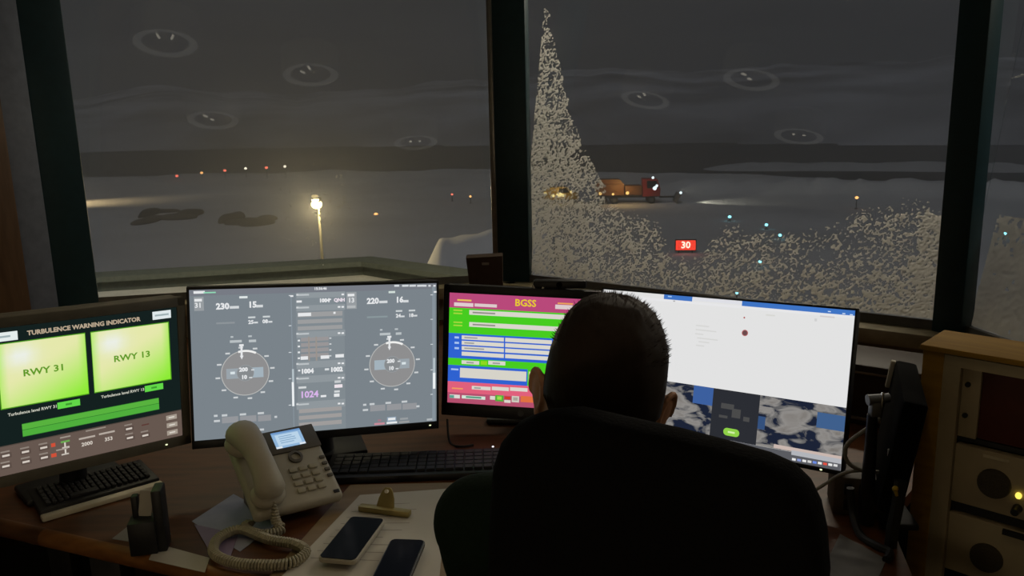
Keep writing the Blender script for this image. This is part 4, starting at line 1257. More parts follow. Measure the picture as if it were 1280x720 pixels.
def flat(pts, z0, z1, name, m, parent, c):
    q = MB(); lo = [q.bm.verts.new((p.x - c.x, p.y - c.y, z0)) for p in pts]; hi = [q.bm.verts.new((p.x - c.x, p.y - c.y, z1)) for p in pts]; n = len(pts)
    q.bm.faces.new(lo[::-1]); q.bm.faces.new(hi)
    for i in range(n):
        q.bm.faces.new((lo[i], lo[(i + 1) % n], hi[(i + 1) % n], hi[i]))
    return q.build(name, m, parent, smooth=False)
flat(P_, 0, 0.004, 'board', wood('clipboard_hardboard', '8c7657', '7a6547'), t, c)
Pp = [on_z(u, v, cz + 0.004) for u, v in ((352, 722), (450, 620), (560, 612), (548, 735))]
pp_ = flat(Pp, 0.0045, 0.0065, 'paper_stack', PAPER, t, c)
ln = MB()
for k in range(9):
    a_, b_ = Pp[1].lerp(Pp[0], 0.16 + k * 0.08), Pp[2].lerp(Pp[3], 0.16 + k * 0.08)
    a2, b2 = a_.lerp(b_, 0.08), a_.lerp(b_, 0.62 + 0.12 * math.sin(k * 2.3)); d = (b2 - a2); n_ = Vector((-d.y, d.x, 0)).normalized() * 0.0012
    ln.poly([(p.x - c.x, p.y - c.y, 0.0067) for p in (a2 - n_, b2 - n_, b2 + n_, a2 + n_)])
ln.build('ruled_lines', mat('grey_ink', '8f8a82', 0.8), pp_, smooth=False)
cl = on_z(481, 641, cz + 0.008); ca, cbq = on_z(449, 640, cz), on_z(512, 648, cz); cd = (cbq - ca); cyaw = math.atan2(cd.y, cd.x); cw = cd.length
MC = Matrix.Translation((cl.x - c.x, cl.y - c.y, 0.0066)) @ Matrix.Rotation(cyaw, 4, 'Z')
q = MB(); q.box((0, 0, 0.007), (cw, 0.018, 0.013), bevel=0.003, M=MC)
q.prism([(-0.021, 0.0), (0.021, 0.0), (0.018, 0.02), (0.012, 0.036), (0.006, 0.043), (-0.006, 0.043), (-0.012, 0.036), (-0.018, 0.02)], 0.0, 0.004, bevel=0.001, M=MC @ Matrix.Translation((0, 0.002, 0.012)) @ Matrix.Rotation(R(-28), 4, 'X'))
clo = q.build('clip', BRASS, t); clo['label'] = 'brassy metal spring clip'
MB().frustum((0, 0, 0), (0, 0, 0.006), 0.004, seg=14, M=MC @ Matrix.Translation((0, 0.017, 0.043)) @ Matrix.Rotation(R(62), 4, 'X')).build('hanging_hole', mat('hole_pale', 'd8d2c4', 0.6), t)


def smartphone(px, label, m, z, case):
    tl, tr, br_, bl_ = [on_z(u, v, z) for u, v in px]
    up = ((tl + tr) - (bl_ + br_)) / 2; sd = ((tr + br_) - (tl + bl_)) / 2; c = (tl + tr + bl_ + br_) / 4
    Ln, Wd = up.length, min(sd.length, 0.078); an = math.atan2(up.y, up.x) - PI / 2
    t = thing('smartphone', label, 'phone', (c.x, c.y, z), an)
    MB().prism(round_rect(Wd, Ln, 0.011), 0, 0.009, bevel=0.0015, M=Matrix.Rotation(PI / 2, 4, 'X') @ Matrix.Translation((0, -0.0, 0))).build('case', case, t)
    MB().prism(round_rect(Wd - 0.006, Ln - 0.006, 0.009), 0, 0.0006, M=Matrix.Translation((0, 0, 0.0098)) @ Matrix.Rotation(PI / 2, 4, 'X')).build('screen', m, t)
    return t, Wd, Ln


def round_rect(w, h, r, n=5):
    out = []
    for cx, cy, a0 in ((w / 2 - r, h / 2 - r, 0), (-w / 2 + r, h / 2 - r, 90), (-w / 2 + r, -h / 2 + r, 180), (w / 2 - r, -h / 2 + r, 270)):
        for k in range(n + 1):
            a_ = R(a0 + 90 * k / n); out.append((cx + r * math.cos(a_), cy + r * math.sin(a_)))
    return out


ph1, w1, l1 = smartphone([(438, 649), (484, 653), (443, 707), (398, 702)], 'black smartphone in a pale case lying left on the clipboard', BLACK_GLOSS, cz + 0.0172, mat('pale_phone_case', 'a59f90', 0.5))
ph2, w2, l2 = smartphone([(490, 676), (532, 681), (506, 742), (462, 734)], 'dark blue black smartphone at the lower picture edge beside the man', mat('blue_black_gloss', '0a0a14', 0.12, spec=0.03), cz + 0.0172, mat('dark_phone_case', '26262c', 0.4))
for p_ in (ph1, ph2):
    p_.location.z = cz + 0.0160

hp_ = on_z(180, 694, DESK_Z)
t = thing('slotted_holder', 'black upright slotted holder gripping a pale slip at the desk edge', 'holder', (hp_.x, hp_.y + 0.02, DESK_Z), R(12))
MB().box((-0.003, 0, 0.035), (0.052, 0.045, 0.07), bevel=0.003).build('body', BLACK, t)
MB().box((-0.017, 0.015, 0.085), (0.013, 0.018, 0.06), bevel=0.003).build('prong', BLACK, t)
MB().box((0.030, 0.005, 0.066), (0.020, 0.045, 0.132), bevel=0.004).build('prong', BLACK, t)
sq = MB(); sq.box((0.004, 0.008, 0.098), (0.024, 0.002, 0.055), rot=(0, R(10), 0)); sq.build('pale_slip', PAPER, t)

# keyboard with a pale rest under the left monitor
k2c = (on_z(110, 628, DESK_Z) + on_z(120, 640, DESK_Z)) / 2
aa, bb2 = on_z(48, 652, DESK_Z), on_z(206, 606, DESK_Z); d = bb2 - aa; an = math.atan2(d.y, d.x); mid = (aa + bb2) / 2; nrm = Vector((-math.sin(an), math.cos(an), 0))
kk = keyboard('keyboard', 'black keyboard with a pale front rest under the left monitor', (mid.x + nrm.x * 0.085, mid.y + nrm.y * 0.085, DESK_Z), an, d.length * 0.95, 0.15, BLACK)
MB().box((0.0, -0.088, 0.006), (d.length * 0.96, 0.024, 0.012), bevel=0.004).build('palm_rest', mat('cream_rest', 'c4bda8', 0.6), kk)
sheet('paper_sheet', [(140, 674), (163, 656), (206, 648), (214, 668), (205, 684)], DESK_Z + 0.0002, mat('grey_lilac_paper', '8c8588', 0.8, var=0.05), 'greyish paper sheet under the black holder', 'paper')

# ------------------------------------------------------------------ things on the sill and on the monitors
t = thing('sill_box', 'dark brown box leaning by the middle post on the windowsill', 'box', (0, 0, 0))
pb_ = on_y(608, 356, 3.20); t.location = (pb_.x, pb_.y, SILL); 
MB().prism([(-0.062, 0.0), (0.066, 0.0), (0.068, 0.165), (-0.076, 0.160)], -0.04, 0.04, bevel=0.005).build('body', mat('brown_card', '3b2a1e', 0.7), t)
MB().box((0.0, -0.0415, 0.135), (0.028, 0.002, 0.010)).build('tag', mat('tag_grey', '8c8278', 0.6), t)

wc = PM3 @ Vector((0.07, 0.02, 0.178)); t = thing('webcam', 'small black webcam clipped on top of the form monitor', 'webcam', (wc.x, wc.y, wc.z), R(-8))
MB().box((0.02, 0, 0.006), (0.14, 0.03, 0.022), bevel=0.006).build('body', BLACK, t)
MB().frustum((0.02, -0.018, 0.006), (0.02, -0.010, 0.006), 0.008, seg=16).build('lens', BLACK_GLOSS, t)
MB().tube([(-0.05, -0.012, 0.004), (-0.036, -0.022, -0.02), (-0.022, -0.016, 0.0)], 0.0028, smooth=6).build('clip_wire', mat('pale_wire', 'b8b2a4', 0.5), t)
MB().box((0.02, 0.012, -0.008), (0.03, 0.012, 0.018), bevel=0.003).build('clip', BLACK, t)

cbp = [on_z(560, 546, DESK_Z + 0.004) + Vector((0, 0, 0.05)), on_z(562, 552, DESK_Z + 0.004), on_z(575, 558, DESK_Z + 0.004), on_z(592, 556, DESK_Z + 0.004)]
o_ = MB().tube(cbp, 0.0028, smooth=8).build('monitor_cable', RUBBER); tag(o_, 'thin black cable hanging down behind the black form monitor', 'cable')

# low dark case behind the right monitor and the small box before it
t = thing('equipment_case', 'low dark brown equipment case behind the white page monitor', 'case', (1.0, 2.16, DESK_Z), R(-36))
MB().box((0, 0, 0.085), (0.62, 0.2, 0.17), bevel=0.008).build('body', mat('dark_brown_case', '2b1e17', 0.55), t)
MB().box((0, -0.102, 0.148), (0.60, 0.006, 0.006), bevel=0.001).build('trim_strip', mat('case_strip', '6a5c50', 0.5), t)
MB().box((0, -0.102, 0.02), (0.60, 0.006, 0.008), bevel=0.001).build('trim_strip', mat('case_strip', '6a5c50', 0.5), t)
bxp = on_z(1088, 648, DESK_Z)
t = thing('junction_box', 'small brown grey box with dark window right of the chair back', 'box', (bxp.x, bxp.y + 0.05, DESK_Z), R(-14))
MB().box((0, 0, 0.0425), (0.125, 0.09, 0.085), bevel=0.005).build('body', mat('taupe_box', '4e4236', 0.6), t)
MB().box((0.012, -0.046, 0.052), (0.05, 0.004, 0.040), bevel=0.001).build('window', mat('box_window', '20231f', 0.3), t)
MB().box((-0.035, -0.047, 0.060), (0.016, 0.006, 0.024), bevel=0.002).build('socket', BLACK, t)
MB().box((-0.035, -0.047, 0.026), (0.016, 0.006, 0.024), bevel=0.002).build('socket', BLACK, t)

# monitor seen edge on, on its arm, next to the rack
P_top = on_y(1143, 460, 1.55); P_bot = on_y(1122, 598, 1.55)
t = thing('side_monitor', 'black monitor turned edge on beside the yellow wooden rack', 'monitor', (0.772, 1.60, DESK_Z), R(-98))
ME = base_inv((0.772, 1.60, DESK_Z), R(-98))
zm = (P_top.z + P_bot.z) / 2 - 0.035
ctr = Vector((0.772, 1.60, zm))
PME = panel_matrix((ctr.x, ctr.y, ctr.z), R(-112), R(8), 0.0)
MM = ME @ PME
MB().box((0, 0.02, 0), (0.28, 0.045, 0.235), bevel=0.008, M=MM).build('panel', mat('matt_black', '0b0b0c', 0.95, spec=0.05), t)
ws = MB().box((-0.130, -0.006, 0.085), (0.014, 0.010, 0.062), bevel=0.002, M=MM).build('pale_edge_strip', PAPER, t)
arm = MB(); arm.tube([(0.0, 0.02, zm - DESK_Z), (0.0, 0.022, zm - DESK_Z - 0.05), (0.0, 0.022, 0.012)], 0.016, seg=12); arm.build('stand_arm', BLACK, t)
MB().box((0, 0.015, 0.007), (0.16, 0.07, 0.014), bevel=0.004).build('foot', BLACK, t)
c_ = on_y(1092, 500, 1.52)
t2 = thing('clamp_joint', 'small metal clamp joint left of the edge on monitor', 'clamp', (c_.x, c_.y, c_.z))
q = MB(); q.frustum((-0.012, 0, 0), (0.03, 0, 0.004), 0.011, 0.009, seg=16); q.box((0.004, 0, -0.018), (0.020, 0.02, 0.03), bevel=0.003); q.build('knuckle', STEEL, t2)
MB().box((0.012, -0.011, 0.002), (0.005, 0.004, 0.034), bevel=0.001).build('bright_lever', CHROME, t2)
MB().tube([(0.0, 0.0, -0.03), (0.01, 0.02, -0.12), (0.015, 0.03, DESK_Z - c_.z + 0.005)], [0.010, 0.012, 0.016], seg=12).build('post', BLACK, t2)
tg = on_y(1117, 565, 1.50)
o_ = MB().box((0, 0, 0), (0.024, 0.004, 0.018), rot=(R(10), R(-8), R(5)), bevel=0.001).build('cable_tag', mat('white_tag', 'c9c7c0', 0.6), loc=(tg.x, tg.y, tg.z)); tag(o_, 'small white tag on a cable below the metal clamp', 'tag')
wpx = [(1100, 522), (1085, 535), (1062, 552), (1056, 566), (1062, 580), (1078, 588), (1098, 590)]
o_ = MB().tube([on_y(u, v, 1.56) for u, v in wpx], 0.0042, smooth=8).build('looped_cable', GREYCABLE); tag(o_, 'grey cable looping from the clamp beside the white monitor', 'cable')
wpx = [(1060, 590), (1045, 596), (1036, 602), (1020, 612)]
o_ = MB().tube([on_y(u, v, 1.56) for u, v in [(1078, 588), *wpx]], 0.0035, smooth=8).build('looped_cable', GREYCABLE); tag(o_, 'short grey cable running towards the chair from the loop', 'cable')
wpx = [((1063, 610), .08), ((1066, 640), .03), ((1075, 668), .006), ((1095, 682), .006), ((1112, 690), .006), ((1108, 700), .006)]
o_ = MB().tube([on_z(u, v, DESK_Z + h_) for (u, v), h_ in wpx], 0.008, smooth=8).build('power_cable', RUBBER); tag(o_, 'thick black cable lying on the desk before the small box', 'cable')
wpx = [(1126, 600), (1122, 630), (1116, 660), (1112, 690)]
o_ = MB().tube([on_y(u, v, 1.46) for u, v in wpx], 0.012, smooth=8).build('power_cable', RUBBER); tag(o_, 'black cable bundle hanging below the edge on monitor', 'cable')
yw = on_y(1119, 611, 1.45)
o_ = MB().ball((0, 0, 0), (0.006, 0.005, 0.006), seg=12).frustum((0, 0, 0), (0.004, 0, -0.014), 0.004, 0.003, seg=10).build('cable_connector', mat('yellow_plastic', 'b89a2a', 0.5), loc=(yw.x, yw.y, yw.z)); tag(o_, 'tiny yellow cable connector under the edge on monitor', 'connector')
gs = sheet('paper_sheet', [(1050, 668), (1108, 700), (1090, 740), (1020, 730)], DESK_Z + 0.0002, mat('grey_desk_mat', '6b6a68', 0.7), 'grey paper sheet on the desk right of the chair', 'paper')

# ------------------------------------------------------------------ equipment rack
rk0 = Vector((0.825, 1.587)); rdir = Vector((0.715, -0.699)).normalized(); ryaw = math.atan2(rdir.y, rdir.x)
t = thing('equipment_rack', 'ivory radio equipment rack framed in yellow varnished wood', 'rack', (rk0.x, rk0.y, 0), ryaw)
RW, RD, RH = 0.52, 0.135, 1.112
MB().box((0.0200, RD / 2, (RH - 0.012) / 2), (0.040, RD, RH - 0.012), bevel=0.003).build('side_post', YELLOWW, t)
MB().box((RW - 0.020, RD / 2, (RH - 0.012) / 2), (0.040, RD, RH - 0.012), bevel=0.003).build('side_post', YELLOWW, t)
MB().box((RW / 2, RD / 2, RH - 0.006), (RW + 0.01, RD + 0.012, 0.012), bevel=0.003).build('top_board', YELLOWW, t)
fp_ = MB(); fp_.box((0.055, 0.012, 0.54), (0.032, 0.02, 1.08)); fp_.box((RW - 0.055, 0.012, 0.54), (0.032, 0.02, 1.08)); fp_.box((RW / 2, 0.012, 1.086), (RW - 0.08, 0.02, 0.022)); fp_.box((RW / 2, 0.012, 0.30), (RW - 0.14, 0.02, 0.60)); fp_.build('face_frame', RACKB, t)
MB().box((RW / 2, RD - 0.01, 0.54), (RW - 0.08, 0.015, 1.08)).build('rear_panel', DKGREY, t)
bro = MB().box((0.088, 0.026, 1.002), (0.034, 0.016, 0.145), bevel=0.002).build('ear_plate', RACKB, t)
for z in (1.040, 0.976):
    MB().frustum((0.083, 0.0175, z), (0.083, 0.012, z), 0.005, seg=14).build('screw', mat('screw_dark', '16140f', 0.5), bro)
MB().box((0.280, 0.034, 1.002), (0.350, 0.014, 0.145), bevel=0.002).build('red_panel', REDP, t)
MB().box((RW / 2, 0.06, 0.922), (RW - 0.14, 0.06, 0.010)).build('shelf_gap', BLACK, t)
suo = MB().box((RW / 2, 0.024, 0.852), (RW - 0.142, 0.02, 0.124), bevel=0.003).build('speaker_panel', RACKB, t)
GX = 0.146


def grille(z, parent):
    gr = MB(); gr.frustum((GX, 0.016, z), (GX, 0.008, z), 0.031, 0.029, seg=24)
    for i in range(-3, 4):
        for j in range(-3, 4):
            if i * i + j * j < 11:
                gr.frustum((GX + i * 0.0072, 0.0082, z + j * 0.0072), (GX + i * 0.0072, 0.006, z + j * 0.0072), 0.0021, seg=6)
    gr.build('speaker_grille', mat('grille_dark', '3a3326', 0.7), parent)


grille(0.850, suo)
MB().frustum((0.190, 0.014, 0.812), (0.190, -0.010, 0.812), 0.009, 0.007, seg=18).build('knob', BLACK, suo)
MB().ball((0.190, 0.010, 0.840), (0.006, 0.004, 0.007), seg=10).build('indicator_lamp', glow('yellow_led', (1.0, 0.75, 0.12), 1.3), suo)
MB().box((0.145, 0.0135, 0.903), (0.045, 0.003, 0.006)).build('name_strip', mat('strip_pale', 'b0a68e', 0.6), suo)
MB().box((RW / 2, 0.06, 0.778), (RW - 0.14, 0.06, 0.024)).build('shelf_gap', BLACK, t)
s2o = MB().box((RW / 2, 0.024, 0.702), (RW - 0.142, 0.02, 0.128), bevel=0.003).build('speaker_panel', RACKB, t)
grille(0.690, s2o)
MB().box((0.22, 0.010, 0.758), (0.10, 0.008, 0.010)).build('dark_slot', BLACK, s2o)

# ------------------------------------------------------------------ office chair
cyaw = R(-35)
cd = Vector((math.cos(cyaw), math.sin(cyaw), 0)); cn = Vector((-math.sin(cyaw), math.cos(cyaw), 0))      # cn: the way the chair faces
cback = Vector((0.150, 0.800, 1.0)); tl_ = R(7)
upc = Vector((0, 0, 1)) * math.cos(tl_) - cn * math.sin(tl_)
nB = upc.cross(cd)
CB = Matrix(((cd.x, nB.x, upc.x, cback.x), (cd.y, nB.y, upc.y, cback.y), (cd.z, nB.z, upc.z, cback.z), (0, 0, 0, 1)))
seatc = Vector((cback.x + cn.x * 0.27, cback.y + cn.y * 0.27, 0))
t = thing('office_chair', 'high backed black fabric office chair the man sits in', 'chair', (seatc.x, seatc.y, 0), cyaw)
CI = base_inv((seatc.x, seatc.y, 0), cyaw); CM = CI @ CB; CBi = CB.inverted()
opx = [(597, 745), (598, 690), (600, 640), (604, 592), (614, 562), (632, 541), (662, 530), (704, 527), (760, 540), (830, 556), (900, 576), (945, 590), (976, 605), (998, 627), (1012, 656), (1020, 692), (1024, 745)]
outl = []
for u, v in opx:
    q = CBi @ on_plane(u, v, cback, nB); outl.append((q.x, q.z))
zb = -0.40; outl = [(outl[0][0] + 0.03, zb)] + outl + [(outl[-1][0] - 0.03, zb)]
q = MB(); q.prism(outl, 0.0, 0.055, bevel=0.02, seg=4)
for v in q.bm.verts:                              # the back wraps a little around the sitter
    k = (v.co.x - 0.0) / 0.24; v.co.y += 0.008 * k * k
    v.co = CM @ v.co
q.build('backrest', FABRIC, t)
q = MB(); q.box((0, 0, 0.475), (0.50, 0.48, 0.09), bevel=0.035, seg=4); q.build('seat', FABRIC, t)
MB().tube([(0, -0.05, 0.41), (0, -0.26, 0.42), (0, -0.31, 0.50), CM @ Vector((0, -0.012, -0.25))], 0.022, smooth=6).build('back_support', BLACK, t)
MB().frustum((0, 0, 0.09), (0, 0, 0.26), 0.032, seg=20).frustum((0, 0, 0.25), (0, 0, 0.43), 0.018, seg=20).build('gas_column', STEEL, t)
for k in range(5):
    a_ = 2 * PI * k / 5 + 0.3
    q = MB(); q.tube([(0, 0, 0.10), (0.30 * math.cos(a_), 0.30 * math.sin(a_), 0.075)], [0.024, 0.015], seg=10); lg = q.build('leg', BLACK, t)
    q = MB(); cx, cy = 0.295 * math.cos(a_), 0.295 * math.sin(a_)
    for sg in (-1, 1):
        ox, oy = -math.sin(a_) * 0.014 * sg, math.cos(a_) * 0.014 * sg
        q.frustum((cx + ox * 0.4, cy + oy * 0.4, 0.029), (cx + ox * 1.8, cy + oy * 1.8, 0.029), 0.029, seg=18)
    q.build('caster', BLACK, lg)

# ------------------------------------------------------------------ the seated man
SKIN = mat('skin', 'b98668', 0.55, var=0.06, scale=60)
SWEATER = mat('dark_green_sweater', '16231a', 0.95, scale=180, bump=0.35, spec=0.1)
TROUSER = mat('dark_trousers', '15171c', 0.9, scale=150, bump=0.2, spec=0.1)
HAIRM = mat('dark_brown_hair', '2a1e16', 0.7, scale=120, spec=0.3)
HX = on_y(751, 500, 1.06)                         # middle of the skull at ear height
htop = on_y(752, 370, 1.06)
HEAD = Matrix.Translation((HX.x, HX.y, HX.z)) @ Matrix.Rotation(R(-7), 4, 'Z') @ Matrix.Rotation(R(10), 4, 'Y') @ Matrix.Rotation(R(-6), 4, 'X')
hh = (htop.z - HX.z) - 0.007                              # ear line to crown
person = thing('person', 'man in a dark green sweater sitting with his back turned', 'person', (0.24, 1.02, 0))
PI_ = Matrix.Translation((-0.24, -1.02, 0))


def head_shape(theta, phi, grow_=0.0):
    """theta 0..pi from the crown down, phi 0 at the right ear, pi/2 face"""
    x = math.sin(theta) * math.cos(phi); y = math.sin(theta) * math.sin(phi); z = math.cos(theta)
    a, b = 0.0785, 0.096
    if z > 0:
        zz = z * (hh - 0.012); sx = sy = 1.0
        e = 0.80
        x = math.copysign(abs(x) ** e, x); y = math.copysign(abs(y) ** e, y)
    else:
        zz = z * 0.125; k = -z
        sx = 1 - 0.12 * k ** 2; sy = 1 - (0.05 * k if y > 0 else 0.45 * k)
        if y > 0:
            x *= 1 + 0.16 * k; y += 0.42 * k ** 3
        else:
            y += 0.22 * k ** 2
    return Vector((x * (a + grow_) * sx, y * (b + grow_) * sy, zz + (grow_ * z)))


def grid_head(grow_, cut=None, nt=36, nphi=56):
    V, Fc = [], []
    for i in range(nt + 1):
        for j in range(nphi):
            V.append(head_shape(PI * max(0.002, min(0.998, i / nt)), 2 * PI * j / nphi, grow_))
    for i in range(nt):
        for j in range(nphi):
            Fc.append((i * nphi + j, i * nphi + (j + 1) % nphi, (i + 1) * nphi + (j + 1) % nphi, (i + 1) * nphi + j))
    return V, Fc


def limb(q, pts, rs, M=None):
    pts = [Vector(p) for p in pts]
    for i in range(len(pts) - 1):
        d = (pts[i + 1] - pts[i]); n = max(2, int(d.length / 0.012))
        pass
    q.tube(pts, rs, seg=18, M=M)
    for p, r in zip(pts, rs):
        q.ball(p, r * 0.995, seg=16, M=M)


NECK = Vector((HX.x + 0.008, HX.y - 0.028, HX.z - 0.05)); NB = Vector((0.128, 1.02, 1.085))
SL, SR = Vector((-0.052, 1.055, 1.025)), Vector((0.315, 0.985, 1.02))
EL, ER = Vector((-0.060, 1.21, 0.825)), Vector((0.44, 1.17, 0.81))
WL, WR = Vector((0.085, 1.40, 0.787)), Vector((0.36, 1.375, 0.787))
HIP = Vector((0.215, 1.00, 0.60)); CH = Vector((0.135, 1.03, 0.92)); WA = Vector((0.18, 1.01, 0.74))
fwd = Vector((0.42, 0.905, 0)).normalized(); sd = Vector((fwd.y, -fwd.x, 0))
HL, HR = HIP - sd * 0.09, HIP + sd * 0.09
KL, KR = HL + fwd * 0.38 + Vector((0, 0, -0.03)) - sd * 0.03, HR + fwd * 0.36 + Vector((0, 0, -0.03)) + sd * 0.04
FL, FR = Vector((KL.x, KL.y, 0.10)) + fwd * 0.0, Vector((KR.x, KR.y, 0.10)) + fwd * 0.0


def torso(q, g):
    for p, r in ((HIP, (0.165, 0.115, 0.11)), (WA, (0.150, 0.105, 0.13)), (CH, (0.175, 0.115, 0.15)), (NB + Vector((0, 0, -0.075)), (0.150, 0.075, 0.065))):
        q.ball(p, tuple(x + g for x in r), seg=24, rot=(0, 0, R(-14)), M=PI_)
    limb(q, [SL, NB + Vector((0, 0, -0.04)), SR], [0.058 + g, 0.062 + g, 0.058 + g], M=PI_)


def arms(q, g, wrist=True):
    limb(q, [SL, SL.lerp(EL, .5), EL, EL.lerp(WL, .5), WL], [0.056 + g, 0.050 + g, 0.041 + g, 0.037 + g, 0.026 + g], M=PI_)
    limb(q, [SR, SR.lerp(ER, .5), ER, ER.lerp(WR, .5), WR], [0.056 + g, 0.050 + g, 0.041 + g, 0.037 + g, 0.026 + g], M=PI_)


def hand(q, W, El, side):
    f = (W - El); f.z = 0; f.normalize(); s = Vector((f.y, -f.x, 0)); 
    base = W + f * 0.045; base.z = DESK_Z + 0.030
    limb(q, [W, W + f * 0.02, base], [0.025, 0.026, 0.024], M=PI_)
    for k in (-1.1, -0.35, 0.4, 1.1):
        limb(q, [W + f * 0.02 + s * 0.012 * k, base + s * 0.020 * k + f * 0.026], [0.016, 0.0120], M=PI_)
    for k, ln_ in zip((-1.1, -0.35, 0.4, 1.1), (0.066, 0.078, 0.072, 0.056) if side > 0 else (0.056, 0.072, 0.078, 0.066)):
        b0 = base + s * (0.0215 * k) + f * 0.030; s_k = s * (0.010 * k)
        limb(q, [b0, b0 + s_k * 0.5 + f * ln_ * 0.45 + Vector((0, 0, 0.006)), b0 + s_k * 0.9 + f * ln_ * 0.8 + Vector((0, 0, -0.005)), b0 + s_k * 1.1 + f * ln_ + Vector((0, 0, -0.014))], [0.0092, 0.0084, 0.0078, 0.0068], M=PI_)
    th = -side
    a_ = W + f * 0.025 + s * 0.024 * th + Vector((0, 0, -0.006))
    limb(q, [a_, a_ + f * 0.03 + s * 0.022 * th, a_ + f * 0.058 + s * 0.026 * th + Vector((0, 0, -0.006))], [0.014, 0.0105, 0.009], M=PI_)


q = MB()
V, Fc = grid_head(0.0)
MH = PI_ @ HEAD
vv = [q.bm.verts.new(MH @ v) for v in V]
for f in Fc:
    q.bm.faces.new([vv[i] for i in f])
q.bm.faces.new(vv[:56]); q.bm.faces.new(vv[-56:][::-1])
# face: brow, nose, lips, chin, ears
for s in (-1, 1):
    q.ball((s * 0.028, 0.080, 0.027), (0.022, 0.013, 0.008), rot=(0, 0, R(-14 * s)), M=MH)       # brow ridge
    q.ball((s * 0.031, 0.081, 0.004), (0.017, 0.012, 0.012), M=MH)                                # eye lids
    q.ball((s * 0.038, 0.058, -0.030), (0.030, 0.026, 0.030), M=MH)                               # cheek
    q.ball((s * 0.036, 0.036, -0.076), (0.024, 0.052, 0.026), rot=(R(-20), 0, R(16 * s)), M=MH)   # jaw
    q.ball((s * 0.010, 0.103, -0.026), (0.009, 0.010, 0.008), M=MH)                               # nostril wing
q.tube([(0, 0.090, 0.024), (0, 0.100, 0.004), (0, 0.112, -0.018), (0, 0.104, -0.029)], [0.008, 0.0085, 0.0105, 0.008], seg=12, M=MH)
q.ball((0, 0.074, -0.056), (0.036, 0.027, 0.034), M=MH)
q.ball((0, 0.100, -0.0505), (0.021, 0.0065, 0.0048), M=MH); q.ball((0, 0.099, -0.0605), (0.018, 0.0075, 0.0055), M=MH)
q.ball((0, 0.066, -0.092), (0.032, 0.030, 0.024), M=MH); q.ball((0, 0.030, -0.090), (0.046, 0.050, 0.024), M=MH)
for s in (-1, 1):
    ear = MH @ Matrix.Translation((s * 0.0835, -0.006, -0.004)) @ Matrix.Rotation(R(-28 * s), 4, 'Z') @ Matrix.Rotation(R(10 * s), 4, 'Y')
    q.ball((0, 0, 0), (0.0075, 0.019, 0.033), M=ear); ring_ = [(s * 0.004, 0.020 * math.cos(a_), 0.006 + 0.027 * math.sin(a_)) for a_ in np.linspace(R(-20), R(250), 18)]
    q.tube(ring_, 0.0046, seg=8, M=ear); q.ball((0, 0.004, -0.028), (0.006, 0.010, 0.011), M=ear)
limb(q, [NECK, NECK.lerp(NB, .5), NB + Vector((0, 0, -0.03))], [0.058, 0.058, 0.066], M=PI_)
torso(q, -0.004); arms(q, -0.004)
hand(q, WL, EL, 1); hand(q, WR, ER, -1)
limb(q, [HL, HL.lerp(KL, .5), KL, KL.lerp(FL, .4), FL], [0.082, 0.074, 0.056, 0.054, 0.038], M=PI_); limb(q, [HR, HR.lerp(KR, .5), KR, KR.lerp(FR, .4), FR], [0.082, 0.074, 0.056, 0.054, 0.038], M=PI_)


def remesh(o_, vox, sm=4):
    md = o_.modifiers.new('skin_surface', 'REMESH'); md.mode = 'VOXEL'; md.voxel_size = vox; md.use_smooth_shade = True
    m2 = o_.modifiers.new('soften', 'SMOOTH'); m2.factor = 0.5; m2.iterations = sm


body = q.build('body', SKIN, person); remesh(body, 0.0030, 2)
q = MB(); torso(q, 0.010); arms(q, 0.009)
limb(q, [NB + Vector((-0.002, 0.0, -0.02)), NB + Vector((-0.001, 0.0, 0.018))], [0.080, 0.070], M=PI_)
sw = q.build('sweater', SWEATER, person); remesh(sw, 0.008, 6)
q = MB(); q.ball(HIP + Vector((0, 0, -0.02)), (0.178, 0.128, 0.108), seg=24, rot=(0, 0, R(-14)), M=PI_)
for (h_, k_, f_) in ((HL, KL, FL), (HR, KR, FR)):
    limb(q, [h_, h_.lerp(k_, .5), k_, k_.lerp(f_, .4), f_ + Vector((0, 0, 0.02))], [0.092, 0.084, 0.068, 0.066, 0.056], M=PI_)
tr_ = q.build('trousers', TROUSER, person); remesh(tr_, 0.008, 6)
for f_ in (FL, FR):
    q = MB(); q.ball(f_ + fwd * 0.07 + Vector((0, 0, -0.055)), (0.05, 0.135, 0.045), rot=(0, 0, math.atan2(fwd.y, fwd.x) - PI / 2), M=PI_); q.frustum(f_ + Vector((0, 0, -0.06)), f_ + Vector((0, 0, 0.02)), 0.046, 0.044, M=PI_)
    s_ = q.build('shoe', BLACK, person)
    for v in s_.data.vertices:
        v.co.z = max(v.co.z, 0.004)
for s in (-1, 1):
    ey = MB().ball((s * 0.031, 0.0865, 0.003), (0.0105, 0.0085, 0.0058), seg=16, M=MH).build('eye', mat('eye_white', 'b9b4aa', 0.25), person)
    MB().ball((s * 0.031, 0.0935, 0.003), (0.0046, 0.0022, 0.0048), seg=14, M=MH).build('iris', mat('iris_dark', '2a211a', 0.15), ey)
    MB().tube([(s * 0.015, 0.0955, 0.024), (s * 0.030, 0.0965, 0.029), (s * 0.046, 0.0835, 0.025)], [0.0022, 0.0032, 0.0018], seg=8, M=MH).build('eyebrow', HAIRM, person)
MB().tube([(-0.020, 0.1010, -0.0555), (0, 0.1065, -0.0560), (0.020, 0.1010, -0.0555)], 0.0016, seg=6, smooth=4, M=MH).build('mouth_line', mat('lip_line', '6a3a30', 0.6), person)
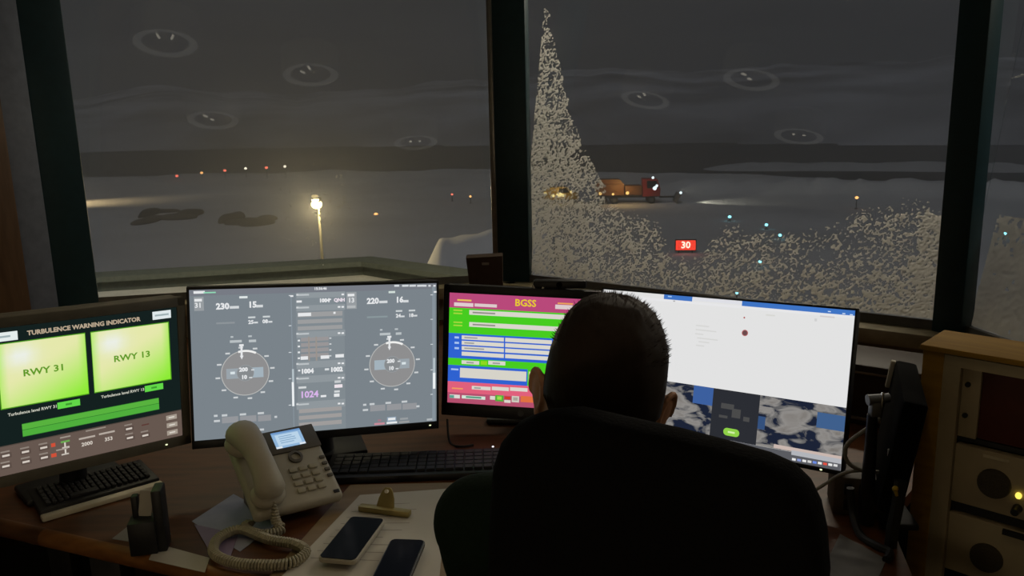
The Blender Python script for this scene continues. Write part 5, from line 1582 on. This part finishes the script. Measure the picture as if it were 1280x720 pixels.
# hair: a shell with a short cropped hairline, plus tufts
V, Fc = [], []
nt, nphi = 30, 64
rnd = random.Random(5)
for i in range(nt + 1):
    for j in range(nphi):
        ph = 2 * PI * j / nphi
        fr_ = math.sin(ph)                         # 1 = face, -1 = nape
        tmax = R(68) if fr_ > 0.55 else (R(68) + (0.55 - fr_) / 0.75 * R(14) if fr_ > -0.2 else R(82) + min(1, (-0.2 - fr_) / 0.7) * R(26))
        th = max(0.003, tmax * i / nt)
        edge = 1 - (i / nt) ** 3
        g = 0.0035 + 0.012 * max(0, math.cos(th)) * edge + 0.004 * edge + 0.004 * (float(vnoise(np.array(ph * 9 + 5.0), np.array(th * 14 + 3.0))) - 0.5) * edge
        V.append(MH @ head_shape(th, ph, g))
for i in range(nt):
    for j in range(nphi):
        Fc.append((i * nphi + j, i * nphi + (j + 1) % nphi, (i + 1) * nphi + (j + 1) % nphi, (i + 1) * nphi + j))
k0 = len(V)
for _ in range(2200):
    ph = rnd.uniform(0, 2 * PI); th = rnd.uniform(0.03, R(100)) ** 1.0
    fr_ = math.sin(ph)
    if th > R(58):
        continue
    p0 = head_shape(th, ph, 0.006); out = head_shape(th, ph, 0.03) - p0; out.normalize()
    ln_ = 0.0095 * max(0.0, math.cos(th * 1.1)) * rnd.uniform(0.3, 1.2) + 0.001
    dirv = (out * 0.42 + Vector((rnd.uniform(-.35, .35) + 0.28, rnd.uniform(-.2, .5), rnd.uniform(-.1, .3)))).normalized()
    side_ = dirv.cross(out); side_ = side_.normalized() * 0.0016 if side_.length > 1e-4 else Vector((0.0016, 0, 0))
    third = dirv.cross(side_).normalized() * 0.0014
    b_ = len(V); tip = p0 + out * (0.003 + 0.008 * max(0, math.cos(th))) + dirv * ln_
    V += [MH @ (p0 + side_), MH @ (p0 - side_ * 0.6 + third), MH @ (p0 - side_ * 0.6 - third), MH @ tip]
    Fc += [(b_, b_ + 1, b_ + 3), (b_ + 1, b_ + 2, b_ + 3), (b_ + 2, b_, b_ + 3)]
pymesh('hair', V, Fc, HAIRM, person)
